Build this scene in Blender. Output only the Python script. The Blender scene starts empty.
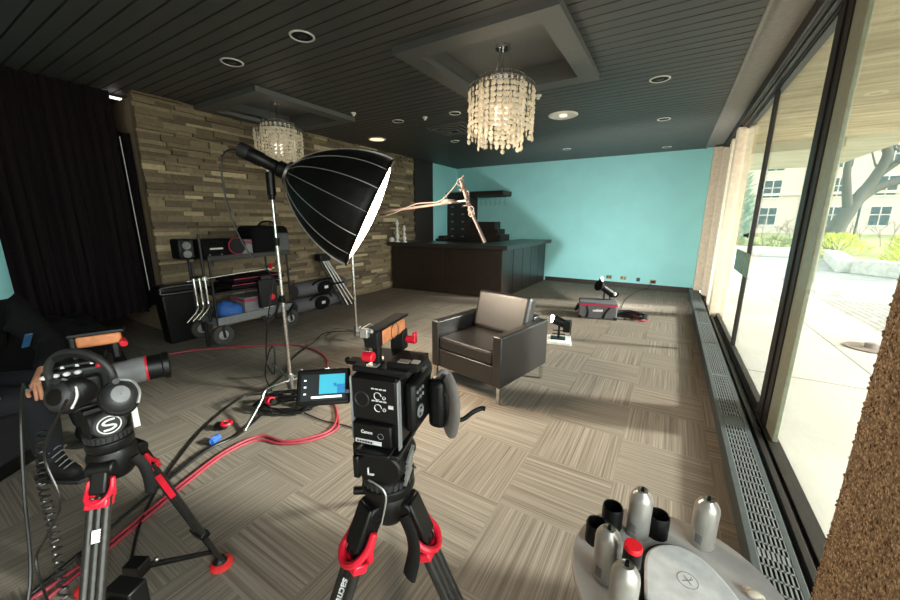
import bpy, bmesh, math, random
from mathutils import Vector, Matrix, Euler
random.seed(7)
PI = math.pi
SC = bpy.context.scene
COL = SC.collection
HC = 2.83            # ceiling height
XW = 0.72            # window plane
YF = 8.9             # far wall
XL = -5.2            # left wall face

# ------------------------------------------------------------------ materials
def lin(h):
    h = h.lstrip('#')
    o = []
    for i in (0, 2, 4):
        c = int(h[i:i+2], 16) / 255
        o.append(c / 12.92 if c <= .04045 else ((c + .055) / 1.055) ** 2.4)
    return (o[0], o[1], o[2], 1)

def nt(m):
    m.use_nodes = True
    n = m.node_tree
    return n, n.nodes, n.links

def mat(name, col, rough=.5, metal=0, var=.12, scale=30, bump=0, bscale=80, spec=.5, coat=0):
    m = bpy.data.materials.new(name)
    t, N, L = nt(m)
    b = N['Principled BSDF']
    c = lin(col)
    b.inputs['Roughness'].default_value = rough
    b.inputs['Metallic'].default_value = metal
    b.inputs['Specular IOR Level'].default_value = spec
    b.inputs['Coat Weight'].default_value = coat
    tc = N.new('ShaderNodeTexCoord')
    no = N.new('ShaderNodeTexNoise'); no.inputs['Scale'].default_value = scale; no.inputs['Detail'].default_value = 3
    L.new(tc.outputs['Object'], no.inputs['Vector'])
    rp = N.new('ShaderNodeValToRGB')
    rp.color_ramp.elements[0].position = .3; rp.color_ramp.elements[1].position = .7
    rp.color_ramp.elements[0].color = (c[0]*(1-var), c[1]*(1-var), c[2]*(1-var), 1)
    rp.color_ramp.elements[1].color = (min(1, c[0]*(1+var)), min(1, c[1]*(1+var)), min(1, c[2]*(1+var)), 1)
    L.new(no.outputs['Fac'], rp.inputs['Fac'])
    L.new(rp.outputs['Color'], b.inputs['Base Color'])
    if bump:
        n2 = N.new('ShaderNodeTexNoise'); n2.inputs['Scale'].default_value = bscale; n2.inputs['Detail'].default_value = 4
        L.new(tc.outputs['Object'], n2.inputs['Vector'])
        bp = N.new('ShaderNodeBump'); bp.inputs['Strength'].default_value = bump; bp.inputs['Distance'].default_value = .01
        L.new(n2.outputs['Fac'], bp.inputs['Height'])
        L.new(bp.outputs['Normal'], b.inputs['Normal'])
    return m

def emit(name, col, s, base=None):
    m = mat(name, base or col, .4)
    b = m.node_tree.nodes['Principled BSDF']
    b.inputs['Emission Color'].default_value = lin(col)
    b.inputs['Emission Strength'].default_value = s
    return m

M = {}
M['black'] = mat('black_plastic', '0d0d0d', .4, spec=.3)
M['black_metal'] = mat('black_metal', '121213', .35, .2)
M['rubber'] = mat('black_rubber', '0c0c0c', .7, spec=.3)
M['fabric'] = mat('black_fabric', '0d0d0f', .9, bump=.2, bscale=300, spec=.2)
M['dark_grey'] = mat('dark_grey_plastic', '252526', .5)
M['grey'] = mat('grey_plastic', '77787a', .5)
M['chrome'] = mat('chrome', 'd6d6d4', .22, 1)
M['steel'] = mat('brushed_steel', 'a9a8a4', .35, 1)
M['alu'] = mat('satin_aluminium', 'b9b9b6', .4, .7)
M['white'] = mat('white_plastic', 'e6e6e3', .4)
M['red'] = mat('red_anodised', 'd01830', .35)
M['red_rubber'] = mat('red_rubber', 'd42a2a', .55)
M['red_cord'] = mat('red_cord', '96323e', .6)
M['black_cord'] = mat('black_cord', '131313', .35)
M['carbon'] = mat('carbon_fibre', '2b2a28', .28, .35, var=.25, scale=60)
M['orange'] = mat('orange_wood', 'c87f52', .55, var=.2, scale=40)
M['blue'] = mat('blue_nylon', '2d5ea8', .7, bump=.2)
M['bag_grey'] = mat('grey_canvas', '5c5c60', .85, bump=.2, bscale=200)
M['bag_dark'] = mat('charcoal_canvas', '1c1c1e', .9, bump=.2, bscale=200)
M['pink'] = mat('crimson_webbing', 'b92a4e', .7)
M['leather'] = mat('black_leather', '171413', .42, var=.2, scale=18, bump=.12, bscale=160, spec=.9)
M['espresso'] = mat('espresso_wood', '2a211d', .35, var=.2, scale=6)
M['counter'] = mat('dark_counter', '2f2a28', .3, var=.15)
M['teal'] = mat('teal_paint', 'a2eaec', .75, var=.03, scale=3)
M['cabinet'] = mat('dark_brown_paint', '2b2320', .5)
M['ceil'] = mat('charcoal_paint', '4b4c4b', .55, var=.06, scale=8)
M['soffit'] = mat('soffit_grey_paint', '5d5f5e', .6, var=.04)
M['cove'] = mat('cove_grey', '8a857f', .6)
M['bronze'] = mat('bronze_aluminium', '231d1a', .5, .1)
M['olive'] = mat('pale_olive_steel', '8d8f7c', .4, .2)
M['jamb'] = mat('beige_jamb', 'f2e2c8', .6, var=.1, scale=20)
M['heater'] = mat('heater_grey', '777d7e', .5, .2)
M['heater_flange'] = mat('heater_flange', '434a4b', .5, .1)
M['void'] = mat('dark_recess', '0c0c0d', .9)
M['brass'] = mat('aged_brass', '8d7b52', .35, .8)
M['plaster'] = mat('beige_plaster', 'a08c70', .85)
M['curtain'] = mat('black_drape', '1d181a', .95, bump=.15, bscale=250, spec=.1)
M['laminate'] = mat('grey_laminate', 'bdb9b6', .5, var=.12, scale=14)
M['can'] = mat('satin_can', 'b8b5ae', .3, .45, var=.06)
M['pearl'] = None
M['skin'] = mat('skin', 'c98f72', .5)
M['hair'] = mat('dark_hair', '231a15', .7)
M['navy'] = mat('navy_denim', '0f1118', .9)
M['concrete'] = mat('kerb_concrete', 'd3cfc6', .85, var=.2, scale=9, bump=.5, bscale=20)
M['facade'] = mat('limestone_facade', 'd2c6b4', .85, var=.05, scale=2)
M['pane_dark'] = mat('far_glass', '2f383b', .15)
M['bark'] = mat('bark', '5d5449', .9, bump=.5, bscale=12)
M['leaf_yel'] = mat('yellow_green_leaf', 'cfd04e', .7, var=.3, scale=3)
M['leaf_grn'] = mat('grey_green_needles', '7f9a84', .8, var=.3, scale=3)
M['leaf_tan'] = mat('tan_dry_leaf', 'b39c6c', .8, var=.3, scale=3)
M['soil'] = mat('dry_grass', '9a9a62', .95, var=.3, scale=5)
M['screw'] = M['steel']
M['print'] = mat('white_print', 'dcdcdc', .5)
M['bigtire'] = mat('grey_tyre', '3c3a38', .8)

def pearl():
    m = bpy.data.materials.new('capiz_shell'); t, N, L = nt(m)
    b = N['Principled BSDF']; b.inputs['Base Color'].default_value = lin('ece7da'); b.inputs['Roughness'].default_value = .3
    tr = N.new('ShaderNodeBsdfTranslucent'); tr.inputs['Color'].default_value = lin('fff8ea')
    mx = N.new('ShaderNodeMixShader'); mx.inputs[0].default_value = .5
    L.new(b.outputs[0], mx.inputs[1]); L.new(tr.outputs[0], mx.inputs[2]); L.new(mx.outputs[0], N['Material Output'].inputs[0])
    return m
M['pearl'] = pearl()

def glass(name, tint):
    m = bpy.data.materials.new(name); t, N, L = nt(m); N.remove(N['Principled BSDF'])
    tr = N.new('ShaderNodeBsdfTransparent'); tr.inputs['Color'].default_value = tint
    gl = N.new('ShaderNodeBsdfGlossy'); gl.inputs['Roughness'].default_value = .02
    fr = N.new('ShaderNodeFresnel'); fr.inputs['IOR'].default_value = 1.45
    ml = N.new('ShaderNodeMath'); ml.operation = 'MULTIPLY'; ml.inputs[1].default_value = .35
    mx = N.new('ShaderNodeMixShader')
    L.new(fr.outputs[0], ml.inputs[0]); L.new(ml.outputs[0], mx.inputs[0])
    L.new(tr.outputs[0], mx.inputs[1]); L.new(gl.outputs[0], mx.inputs[2]); L.new(mx.outputs[0], N['Material Output'].inputs[0])
    return m
M['glass'] = glass('window_glass', (.93, .97, .95, 1))

def math_node(N, L, op, a, b=None):
    n = N.new('ShaderNodeMath'); n.operation = op
    for i, v in enumerate((a, b)):
        if v is None: continue
        if isinstance(v, (int, float)): n.inputs[i].default_value = v
        else: L.new(v, n.inputs[i])
    return n.outputs[0]

def carpet():
    m = bpy.data.materials.new('carpet_tiles'); t, N, L = nt(m); b = N['Principled BSDF']
    b.inputs['Roughness'].default_value = .95; b.inputs['Specular IOR Level'].default_value = .1
    tc = N.new('ShaderNodeTexCoord'); sp = N.new('ShaderNodeSeparateXYZ'); L.new(tc.outputs['Object'], sp.inputs[0])
    x, y = sp.outputs[0], sp.outputs[1]
    T = .49
    ix = math_node(N, L, 'FLOOR', math_node(N, L, 'DIVIDE', math_node(N, L, 'ADD', x, .13), T))
    iy = math_node(N, L, 'FLOOR', math_node(N, L, 'DIVIDE', math_node(N, L, 'ADD', y, .44), T))
    par = math_node(N, L, 'ABSOLUTE', math_node(N, L, 'MODULO', math_node(N, L, 'ADD', ix, iy), 2))
    cid = N.new('ShaderNodeCombineXYZ'); L.new(ix, cid.inputs[0]); L.new(iy, cid.inputs[1])
    wn = N.new('ShaderNodeTexWhiteNoise'); wn.noise_dimensions = '3D'; L.new(cid.outputs[0], wn.inputs['Vector'])
    off = math_node(N, L, 'MULTIPLY', wn.outputs['Value'], 40)
    def stripes(a, c, fa, fc):
        v = N.new('ShaderNodeCombineXYZ')
        L.new(math_node(N, L, 'MULTIPLY', a, fa), v.inputs[0]); L.new(math_node(N, L, 'MULTIPLY', c, fc), v.inputs[1]); L.new(off, v.inputs[2])
        n = N.new('ShaderNodeTexNoise'); n.inputs['Scale'].default_value = 1; n.inputs['Detail'].default_value = 2.5; n.inputs['Roughness'].default_value = .6
        L.new(v.outputs[0], n.inputs['Vector']); return n.outputs['Fac']
    s1 = stripes(x, y, 110, 1.1); s2 = stripes(y, x, 110, 1.1)
    mx = N.new('ShaderNodeMix'); mx.data_type = 'FLOAT'
    L.new(par, mx.inputs[0]); L.new(s1, mx.inputs[2]); L.new(s2, mx.inputs[3])
    f = math_node(N, L, 'ADD', mx.outputs[0], math_node(N, L, 'MULTIPLY', math_node(N, L, 'SUBTRACT', wn.outputs['Value'], .5), .05))
    fine = N.new('ShaderNodeTexNoise'); fine.inputs['Scale'].default_value = 260; fine.inputs['Detail'].default_value = 2
    L.new(tc.outputs['Object'], fine.inputs['Vector'])
    f = math_node(N, L, 'ADD', f, math_node(N, L, 'MULTIPLY', math_node(N, L, 'SUBTRACT', fine.outputs['Fac'], .5), .22))
    rp = N.new('ShaderNodeValToRGB'); e = rp.color_ramp.elements
    e[0].position = .26; e[0].color = lin('5f574e'); e[1].position = .74; e[1].color = lin('958c80')
    k = rp.color_ramp.elements.new(.48); k.color = lin('7b7267')
    L.new(f, rp.inputs[0]); L.new(rp.outputs[0], b.inputs['Base Color'])
    bp = N.new('ShaderNodeBump'); bp.inputs['Strength'].default_value = .35; bp.inputs['Distance'].default_value = .004
    L.new(f, bp.inputs['Height']); L.new(bp.outputs[0], b.inputs['Normal'])
    return m
M['carpet'] = carpet()

def stone():
    m = bpy.data.materials.new('ledge_stone'); t, N, L = nt(m); b = N['Principled BSDF']
    b.inputs['Roughness'].default_value = .85
    g = N.new('ShaderNodeNewGeometry'); tc = N.new('ShaderNodeTexCoord')
    rp = N.new('ShaderNodeValToRGB'); e = rp.color_ramp.elements
    e[0].color = lin('5c5142'); e[1].color = lin('cabb98'); k = e.new(.5); k.color = lin('7d6f58'); k = e.new(.91); k.color = lin('94866c'); k = e.new(.95); k.color = lin('b5a685')
    L.new(g.outputs['Random Per Island'], rp.inputs[0])
    no = N.new('ShaderNodeTexNoise'); no.inputs['Scale'].default_value = 25; no.inputs['Detail'].default_value = 6
    L.new(tc.outputs['Object'], no.inputs['Vector'])
    r2 = N.new('ShaderNodeValToRGB'); r2.color_ramp.elements[0].color = (.6, .6, .6, 1); r2.color_ramp.elements[1].color = (1.25, 1.22, 1.18, 1)
    L.new(no.outputs['Fac'], r2.inputs[0])
    mx = N.new('ShaderNodeMix'); mx.data_type = 'RGBA'; mx.blend_type = 'MULTIPLY'; mx.inputs[0].default_value = 1
    L.new(rp.outputs[0], mx.inputs[6]); L.new(r2.outputs[0], mx.inputs[7]); L.new(mx.outputs[2], b.inputs['Base Color'])
    bp = N.new('ShaderNodeBump'); bp.inputs['Strength'].default_value = .6; bp.inputs['Distance'].default_value = .01
    L.new(no.outputs['Fac'], bp.inputs['Height']); L.new(bp.outputs[0], b.inputs['Normal'])
    return m
M['stone'] = stone()

def pebble():
    m = bpy.data.materials.new('pebble_aggregate'); t, N, L = nt(m); b = N['Principled BSDF']
    b.inputs['Roughness'].default_value = .8
    tc = N.new('ShaderNodeTexCoord')
    v = N.new('ShaderNodeTexVoronoi'); v.inputs['Scale'].default_value = 130; L.new(tc.outputs['Object'], v.inputs['Vector'])
    rp = N.new('ShaderNodeValToRGB'); e = rp.color_ramp.elements
    e[0].color = lin('6b5540'); e[1].color = lin('d4b894'); k = e.new(.5); k.color = lin('a08263')
    L.new(v.outputs['Color'], rp.inputs[0])
    r2 = N.new('ShaderNodeValToRGB'); r2.color_ramp.elements[0].color = (1, 1, 1, 1); r2.color_ramp.elements[1].color = (.25, .25, .25, 1)
    r2.color_ramp.elements[0].position = .35; r2.color_ramp.elements[1].position = .8
    L.new(v.outputs['Distance'], r2.inputs[0])
    mx = N.new('ShaderNodeMix'); mx.data_type = 'RGBA'; mx.blend_type = 'MULTIPLY'; mx.inputs[0].default_value = .5
    L.new(rp.outputs[0], mx.inputs[6]); L.new(r2.outputs[0], mx.inputs[7]); L.new(mx.outputs[2], b.inputs['Base Color'])
    bp = N.new('ShaderNodeBump'); bp.inputs['Strength'].default_value = 1; bp.inputs['Distance'].default_value = .006; bp.invert = True
    L.new(v.outputs['Distance'], bp.inputs['Height']); L.new(bp.outputs[0], b.inputs['Normal'])
    return m
M['pebble'] = pebble()

def ground(name, c1, c2, sx, sy, mortar):
    m = bpy.data.materials.new(name); t, N, L = nt(m); b = N['Principled BSDF']
    b.inputs['Roughness'].default_value = .9
    tc = N.new('ShaderNodeTexCoord')
    br = N.new('ShaderNodeTexBrick'); br.inputs['Scale'].default_value = 1
    br.inputs['Brick Width'].default_value = sx; br.inputs['Row Height'].default_value = sy; br.inputs['Mortar Size'].default_value = mortar
    br.inputs['Color1'].default_value = lin(c1); br.inputs['Color2'].default_value = lin(c2); br.inputs['Mortar'].default_value = lin('8f8a80')
    mp = N.new('ShaderNodeMapping'); mp.inputs['Rotation'].default_value[2] = PI/2
    L.new(tc.outputs['Object'], mp.inputs[0]); L.new(mp.outputs[0], br.inputs['Vector'])
    no = N.new('ShaderNodeTexNoise'); no.inputs['Scale'].default_value = 1.6; no.inputs['Detail'].default_value = 6; L.new(tc.outputs['Object'], no.inputs['Vector'])
    r2 = N.new('ShaderNodeValToRGB'); r2.color_ramp.elements[0].color = (.8, .8, .8, 1); r2.color_ramp.elements[1].color = (1.1, 1.1, 1.1, 1); L.new(no.outputs['Fac'], r2.inputs[0])
    mx = N.new('ShaderNodeMix'); mx.data_type = 'RGBA'; mx.blend_type = 'MULTIPLY'; mx.inputs[0].default_value = 1
    L.new(br.outputs['Color'], mx.inputs[6]); L.new(r2.outputs[0], mx.inputs[7]); L.new(mx.outputs[2], b.inputs['Base Color'])
    return m
M['walk'] = ground('concrete_slabs', 'd6d0c4', 'cdc7ba', 3.0, 1.83, .012)
M['paver'] = ground('granite_setts', 'c6c1b8', 'aba69d', .22, .11, .014)

def canopy_mat():
    m = mat('board_marked_concrete', 'c9bb9b', .85, var=.05)
    t, N, L = nt(m); b = N['Principled BSDF']
    tc = N.new('ShaderNodeTexCoord'); mp = N.new('ShaderNodeMapping'); mp.inputs['Scale'].default_value = (1.2, 12, 1)
    no = N.new('ShaderNodeTexNoise'); no.inputs['Scale'].default_value = 1; no.inputs['Detail'].default_value = 5
    L.new(tc.outputs['Object'], mp.inputs[0]); L.new(mp.outputs[0], no.inputs['Vector'])
    rp = N.new('ShaderNodeValToRGB'); rp.color_ramp.elements[0].color = lin('a39576'); rp.color_ramp.elements[1].color = lin('d2c4a4')
    rp.color_ramp.elements[0].position = .3; rp.color_ramp.elements[1].position = .65
    L.new(no.outputs['Fac'], rp.inputs[0]); L.new(rp.outputs[0], b.inputs['Base Color'])
    return m
M['canopy'] = canopy_mat()

# ------------------------------------------------------------------ mesh builder
class _Seq:
    def __init__(s, f): s.new = f
class MB:
    """collects plain vertex and face lists; build() links them as one mesh object"""
    _tpl = {}
    def __init__(s):
        s.V, s.Fc = [], []; s.bm = s
        s.verts = _Seq(s._nv); s.faces = _Seq(s._nf)
    def _nv(s, co): s.V.append(Vector(co)); return len(s.V)-1
    def _nf(s, ids): s.Fc.append(tuple(ids))
    def _add(s, V, F, X):
        n = len(s.V); s.V += [X @ v for v in V]; s.Fc += [tuple(i+n for i in f) for f in F]
    def box(s, c, d, T=None, rz=0, rx=0, ry=0):
        V = [Vector((x, y, z)) for x in (-.5, .5) for y in (-.5, .5) for z in (-.5, .5)]
        F = ((0, 1, 3, 2), (4, 6, 7, 5), (0, 4, 5, 1), (2, 3, 7, 6), (0, 2, 6, 4), (1, 5, 7, 3))
        X = Matrix.Translation(c) @ Euler((rx, ry, rz)).to_matrix().to_4x4() @ Matrix.Diagonal((d[0], d[1], d[2], 1))
        s._add(V, F, T @ X if T is not None else X); return s
    def b2(s, x0, x1, y0, y1, z0, z1, T=None):
        return s.box(((x0+x1)/2, (y0+y1)/2, (z0+z1)/2), (abs(x1-x0), abs(y1-y0), abs(z1-z0)), T)
    def cone(s, p0, p1, r0, r1=None, seg=16, cap=True, T=None):
        p0, p1 = Vector(p0), Vector(p1); d = p1-p0; r1 = r0 if r1 is None else r1; h = d.length
        X = d.to_track_quat('Z', 'Y').to_matrix().to_4x4(); X.translation = p0
        V = [Vector((r0*math.cos(2*PI*k/seg), r0*math.sin(2*PI*k/seg), 0)) for k in range(seg)]+[Vector((r1*math.cos(2*PI*k/seg), r1*math.sin(2*PI*k/seg), h)) for k in range(seg)]
        F = [(k, (k+1) % seg, seg+(k+1) % seg, seg+k) for k in range(seg)]
        if cap: F += [tuple(range(seg))[::-1], tuple(range(seg, 2*seg))]
        s._add(V, F, T @ X if T is not None else X); return s
    def sph(s, c, r, seg=16, ring=10, T=None):
        if isinstance(r, (int, float)): r = (r, r, r)
        key = (seg, ring)
        if key not in MB._tpl:
            V = [Vector((0, 0, 1))]
            for j in range(1, ring):
                t = PI*j/ring; V += [Vector((math.sin(t)*math.cos(2*PI*k/seg), math.sin(t)*math.sin(2*PI*k/seg), math.cos(t))) for k in range(seg)]
            V.append(Vector((0, 0, -1))); F = [(0, 1+k, 1+(k+1) % seg) for k in range(seg)]
            for j in range(ring-2):
                a = 1+j*seg; F += [(a+k, a+seg+k, a+seg+(k+1) % seg, a+(k+1) % seg) for k in range(seg)]
            a = 1+(ring-2)*seg; F += [(a+k, len(V)-1, a+(k+1) % seg) for k in range(seg)]
            MB._tpl[key] = (V, F)
        X = Matrix.Translation(c) @ Matrix.Diagonal((r[0], r[1], r[2], 1))
        s._add(*MB._tpl[key], T @ X if T is not None else X); return s
    def sweep(s, pts, r, seg=8, closed=False, smooth=4, flat=1):
        P = [Vector(p) for p in pts]
        if smooth > 1 and len(P) > 2:
            Q = []; n = len(P)
            rng = range(n if closed else n-1)
            for i in rng:
                g = (lambda k: P[k % n]) if closed else (lambda k: P[max(0, min(n-1, k))])
                a, b, c, d = g(i-1), g(i), g(i+1), g(i+2)
                for k in range(smooth):
                    t = k/smooth
                    Q.append(.5*((2*b)+(c-a)*t+(2*a-5*b+4*c-d)*t*t+(3*b-a-3*c+d)*t**3))
            if not closed: Q.append(P[-1])
            P = Q
        n = len(P); rings = []; up = Vector((0, 0, 1)); prev = None
        for i in range(n):
            t = (P[(i+1) % n]-P[i-1]) if closed else (P[min(n-1, i+1)]-P[max(0, i-1)])
            if t.length < 1e-9: t = Vector((0, 0, 1))
            t.normalize()
            a = prev if prev is not None else (up if abs(t.z) < .95 else Vector((1, 0, 0)))
            a = a - t*a.dot(t)
            if a.length < 1e-6: a = t.orthogonal()
            a.normalize(); prev = a; b = t.cross(a)
            rr = r(i/(n-1)) if callable(r) else r
            rings.append([s.bm.verts.new(P[i] + a*math.cos(2*PI*k/seg)*rr + b*math.sin(2*PI*k/seg)*rr*flat) for k in range(seg)])
        for i in range(n if closed else n-1):
            A, B = rings[i], rings[(i+1) % n]
            for k in range(seg): s.bm.faces.new((A[k], A[(k+1) % seg], B[(k+1) % seg], B[k]))
        if not closed:
            s.bm.faces.new(rings[0][::-1]); s.bm.faces.new(rings[-1])
        return s
    def lathe(s, prof, seg=24, T=None, cap=True):
        rings = []; vs = []
        for (r, z) in prof:
            rg = [s.bm.verts.new((r*math.cos(2*PI*k/seg), r*math.sin(2*PI*k/seg), z)) for k in range(seg)]
            rings.append(rg); vs += rg
        for A, B in zip(rings, rings[1:]):
            for k in range(seg): s.bm.faces.new((A[k], A[(k+1) % seg], B[(k+1) % seg], B[k]))
        if cap:
            s.bm.faces.new(rings[0][::-1]); s.bm.faces.new(rings[-1])
        s._x(vs, T); return s
    def _x(s, ids, T):
        if T is not None:
            for i in ids: s.V[i] = T @ s.V[i]
    def prism(s, poly, z0, z1, T=None):
        a = [s.bm.verts.new((p[0], p[1], z0)) for p in poly]; b = [s.bm.verts.new((p[0], p[1], z1)) for p in poly]
        n = len(poly)
        s.bm.faces.new(a[::-1]); s.bm.faces.new(b)
        for i in range(n): s.bm.faces.new((a[i], a[(i+1) % n], b[(i+1) % n], b[i]))
        s._x(a+b, T); return s
    def torus(s, c, R, r, seg=24, rs=8, T=None, axis='Z', arc=2*PI):
        pts = []
        n = seg
        for i in range(n if arc > 6.28 else n+1):
            a = arc*i/n
            p = {'Z': (R*math.cos(a), R*math.sin(a), 0), 'X': (0, R*math.cos(a), R*math.sin(a)), 'Y': (R*math.cos(a), 0, R*math.sin(a))}[axis]
            pts.append(Vector(c)+Vector(p))
        n0 = len(s.V)
        s.sweep(pts, r, rs, closed=arc > 6.28, smooth=1)
        s._x(range(n0, len(s.V)), T)
        return s
    def quad(s, *p):
        s.bm.faces.new([s.bm.verts.new(q) for q in p]); return s
    def build(s, name, m, parent=None, bevel=0, smooth=True, ang=40, seg=2):
        me = bpy.data.meshes.new(name); me.from_pydata(s.V, [], s.Fc)
        bm = bmesh.new(); bm.from_mesh(me); bmesh.ops.recalc_face_normals(bm, faces=bm.faces); bm.to_mesh(me); bm.free()
        me.materials.append(M[m] if isinstance(m, str) else m)
        o = bpy.data.objects.new(name, me); COL.objects.link(o)
        if parent is not None: o.parent = parent
        if bevel:
            b = o.modifiers.new('bevel', 'BEVEL'); b.width = bevel; b.segments = seg; b.limit_method = 'ANGLE'; b.angle_limit = math.radians(50)
        if smooth:
            for p in me.polygons: p.use_smooth = True
            me.set_sharp_from_angle(angle=math.radians(ang))
        return o

def tag(o, label, cat, group=None, kind=None):
    o['label'] = label; o['category'] = cat
    if group: o['group'] = group
    if kind: o['kind'] = kind
    return o
def struct(o): o['kind'] = 'structure'; return o
def thing(name, label, cat, loc=(0, 0, 0), rz=0, group=None):
    o = bpy.data.objects.new(name, None); COL.objects.link(o)
    o.empty_display_size = .1; o.location = loc; o.rotation_euler = (0, 0, rz)
    return tag(o, label, cat, group)
def children(o): return [c for c in bpy.data.objects if c.parent == o]
def copy_tree(o, parent=None):
    c = o.copy(); COL.objects.link(c)
    if parent is not None: c.parent = parent
    for k in children(o): copy_tree(k, c)
    return c
def text(txt, size, m, parent, T, name='lettering', depth=.0004, bold=0):
    cu = bpy.data.curves.new(name, 'FONT'); cu.body = txt; cu.size = size; cu.extrude = depth; cu.align_x = 'CENTER'; cu.align_y = 'CENTER'
    cu.offset = bold
    t = bpy.data.objects.new('tmp', cu); COL.objects.link(t)
    dg = bpy.context.evaluated_depsgraph_get(); dg.update()
    me = bpy.data.meshes.new_from_object(t.evaluated_get(dg)); me.name = name
    bpy.data.objects.remove(t)
    me.materials.clear(); me.materials.append(M[m] if isinstance(m, str) else m)
    o = bpy.data.objects.new(name, me); COL.objects.link(o); o.parent = parent; o.matrix_local = T
    return o
def frame(origin, xdir, up):
    """matrix whose X runs along xdir, whose Y is close to up and whose Z looks out of the face"""
    x = Vector(xdir).normalized(); u = Vector(up); z = x.cross(u).normalized(); y = z.cross(x)
    m = Matrix((x, y, z)).transposed().to_4x4(); m.translation = Vector(origin); return m
SB_E = 27; SKY = 2.0; GLOW = 2.2; SUN = 6.5; WALLB = 110; EXPO = .62
# ================================================================== room shell
floor = struct(MB().b2(-7.2, XW-.1, -3, YF, -.12, 0).build('floor', 'carpet', smooth=False))
# ceiling: boards running across the room with open joints, cut round the two light coffers
COF = [(-1.955, -.93, 2.75, 3.84), (-5.06, -4.07, 2.66, 3.73)]
c = MB(); p = .1145; y = -3.0
while y < YF - .01:
    y1 = min(y + p - .014, YF)
    cuts = []
    for (a, b, u, v) in COF:
        if y1 > u and y < v: cuts.append((a, b))
    cuts.sort(); xs = -7.2
    for a, b in cuts:
        c.b2(xs, a, y, y1, HC, HC+.02); xs = b
    c.b2(xs, .375, y, y1, HC, HC+.02)
    y += p
ceiling = struct(c.build('ceiling', 'ceil', smooth=False))
bk = MB()
bk.b2(-7.2, .4, -3, COF[1][2]-.02, 2.87, 2.88); bk.b2(-7.2, .4, COF[0][3]+.02, YF, 2.87, 2.88)
bk.b2(COF[1][1]+.02, COF[0][0]-.02, COF[1][2]-.02, COF[0][3]+.02, 2.87, 2.88); bk.b2(COF[0][1]+.02, .4, COF[1][2]-.02, COF[0][3]+.02, 2.87, 2.88)
bk.b2(-7.2, COF[1][0]-.02, COF[1][2]-.02, COF[0][3]+.02, 2.87, 2.88)
bk.b2(COF[1][0]-.02, COF[1][1]+.02, COF[1][3]+.02, COF[0][3]+.02, 2.87, 2.88)
bk.b2(COF[0][0]-.02, COF[0][1]+.02, COF[1][2]-.02, COF[0][2]-.02, 2.87, 2.88)
o = struct(bk.build('backing', 'void', ceiling, smooth=False))
struct(MB().b2(-7.4, 1.0, -3.2, YF+.2, 3.02, 3.1).build('roof_slab', 'void', smooth=False))
# the two dropped coffers
def coffer(ox0, ox1, oy0, oy1, cf):
    ix0, ix1, iy0, iy1 = cf; z0, z1 = 2.777, HC+.018; zt = 2.955; w = .018
    m = MB()
    m.b2(ox0, ox1, oy0, iy0, z0, z1).b2(ox0, ox1, iy1, oy1, z0, z1).b2(ox0, ix0, iy0, iy1, z0, z1).b2(ix1, ox1, iy0, iy1, z0, z1)
    m.b2(ix0-w, ix1+w, iy0-w, iy0, z1, zt).b2(ix0-w, ix1+w, iy1, iy1+w, z1, zt).b2(ix0-w, ix0, iy0, iy1, z1, zt).b2(ix1, ix1+w, iy0, iy1, z1, zt)
    m.b2(ix0-w, ix1+w, iy0-w, iy1+w, zt, zt+.02)
    return struct(m.build('ceiling_coffer', 'soffit', smooth=False))
coffer(-2.125, -.765, 2.572, 4.005, COF[0])
coffer(-5.2, -3.9, 2.48, 3.89, COF[1])
# walls
struct(MB().b2(-5.4, .6, YF, YF+.15, 0, 3.0).build('wall_far', 'teal', smooth=False))
struct(MB().b2(-5.35, XL, 7.68, YF, 0, 3.0).build('wall_left_far', 'teal', smooth=False))
struct(MB().b2(-5.35, XL+.03, 6.93, 7.68, 0, HC).build('trim_1', 'cabinet', smooth=False))
struct(MB().b2(-7.4, .7, -3.15, -3.0, 0, 3.0).build('wall_near', 'plaster', smooth=False))
st = MB(); st.b2(-5.4, XL-.03, 1.9, 6.95, 0, HC)
z = 0.0; y0, y1 = 1.86, 6.93
while z < HC-.005:
    h = random.choice((.032, .04, .05, .062, .075)); h = min(h, HC-z); y = y0
    if HC-z-h < .02: h = HC-z
    while y < y1-.001:
        l = random.uniform(.13, .5); e = min(y+l, y1)
        if y1-e < .08: e = y1
        d = random.choice((0, .004, .01, .018, .028, .038, .042)) 
        st.b2(XL-.05, XL-.015+d, y+.001, e-.001, z+.001, z+h-.0015); y = e
    z += h
struct(st.build('wall_left', 'stone', smooth=False))
# side room behind the drape: dark opening left of the stone, pale wall beyond
struct(MB().b2(-7.4, -7.2, -3, 4.2, 0, 3.0).build('wall_left_alcove', 'plaster', smooth=False))
struct(MB().b2(-7.2, -5.4, 1.95, 2.05, 0, 3.0).build('wall_alcove_end', 'plaster', smooth=False))
struct(MB().b2(-5.62, -5.5, -3, .98, 0, 2.87).build('wall_left_near', 'teal', smooth=False))
struct(MB().b2(-5.5, -5.44, 1.70, 1.86, 2.768, 2.782).build('trim_2', emit('gap_light', 'fff3ea', 1.2), smooth=False))  # glowing strip stands in for the light showing in the opening's head gap
# baseboards
struct(MB().b2(-2.6, .47, YF-.02, YF, 0, .1).build('baseboard_far', 'cabinet', smooth=False))
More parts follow.
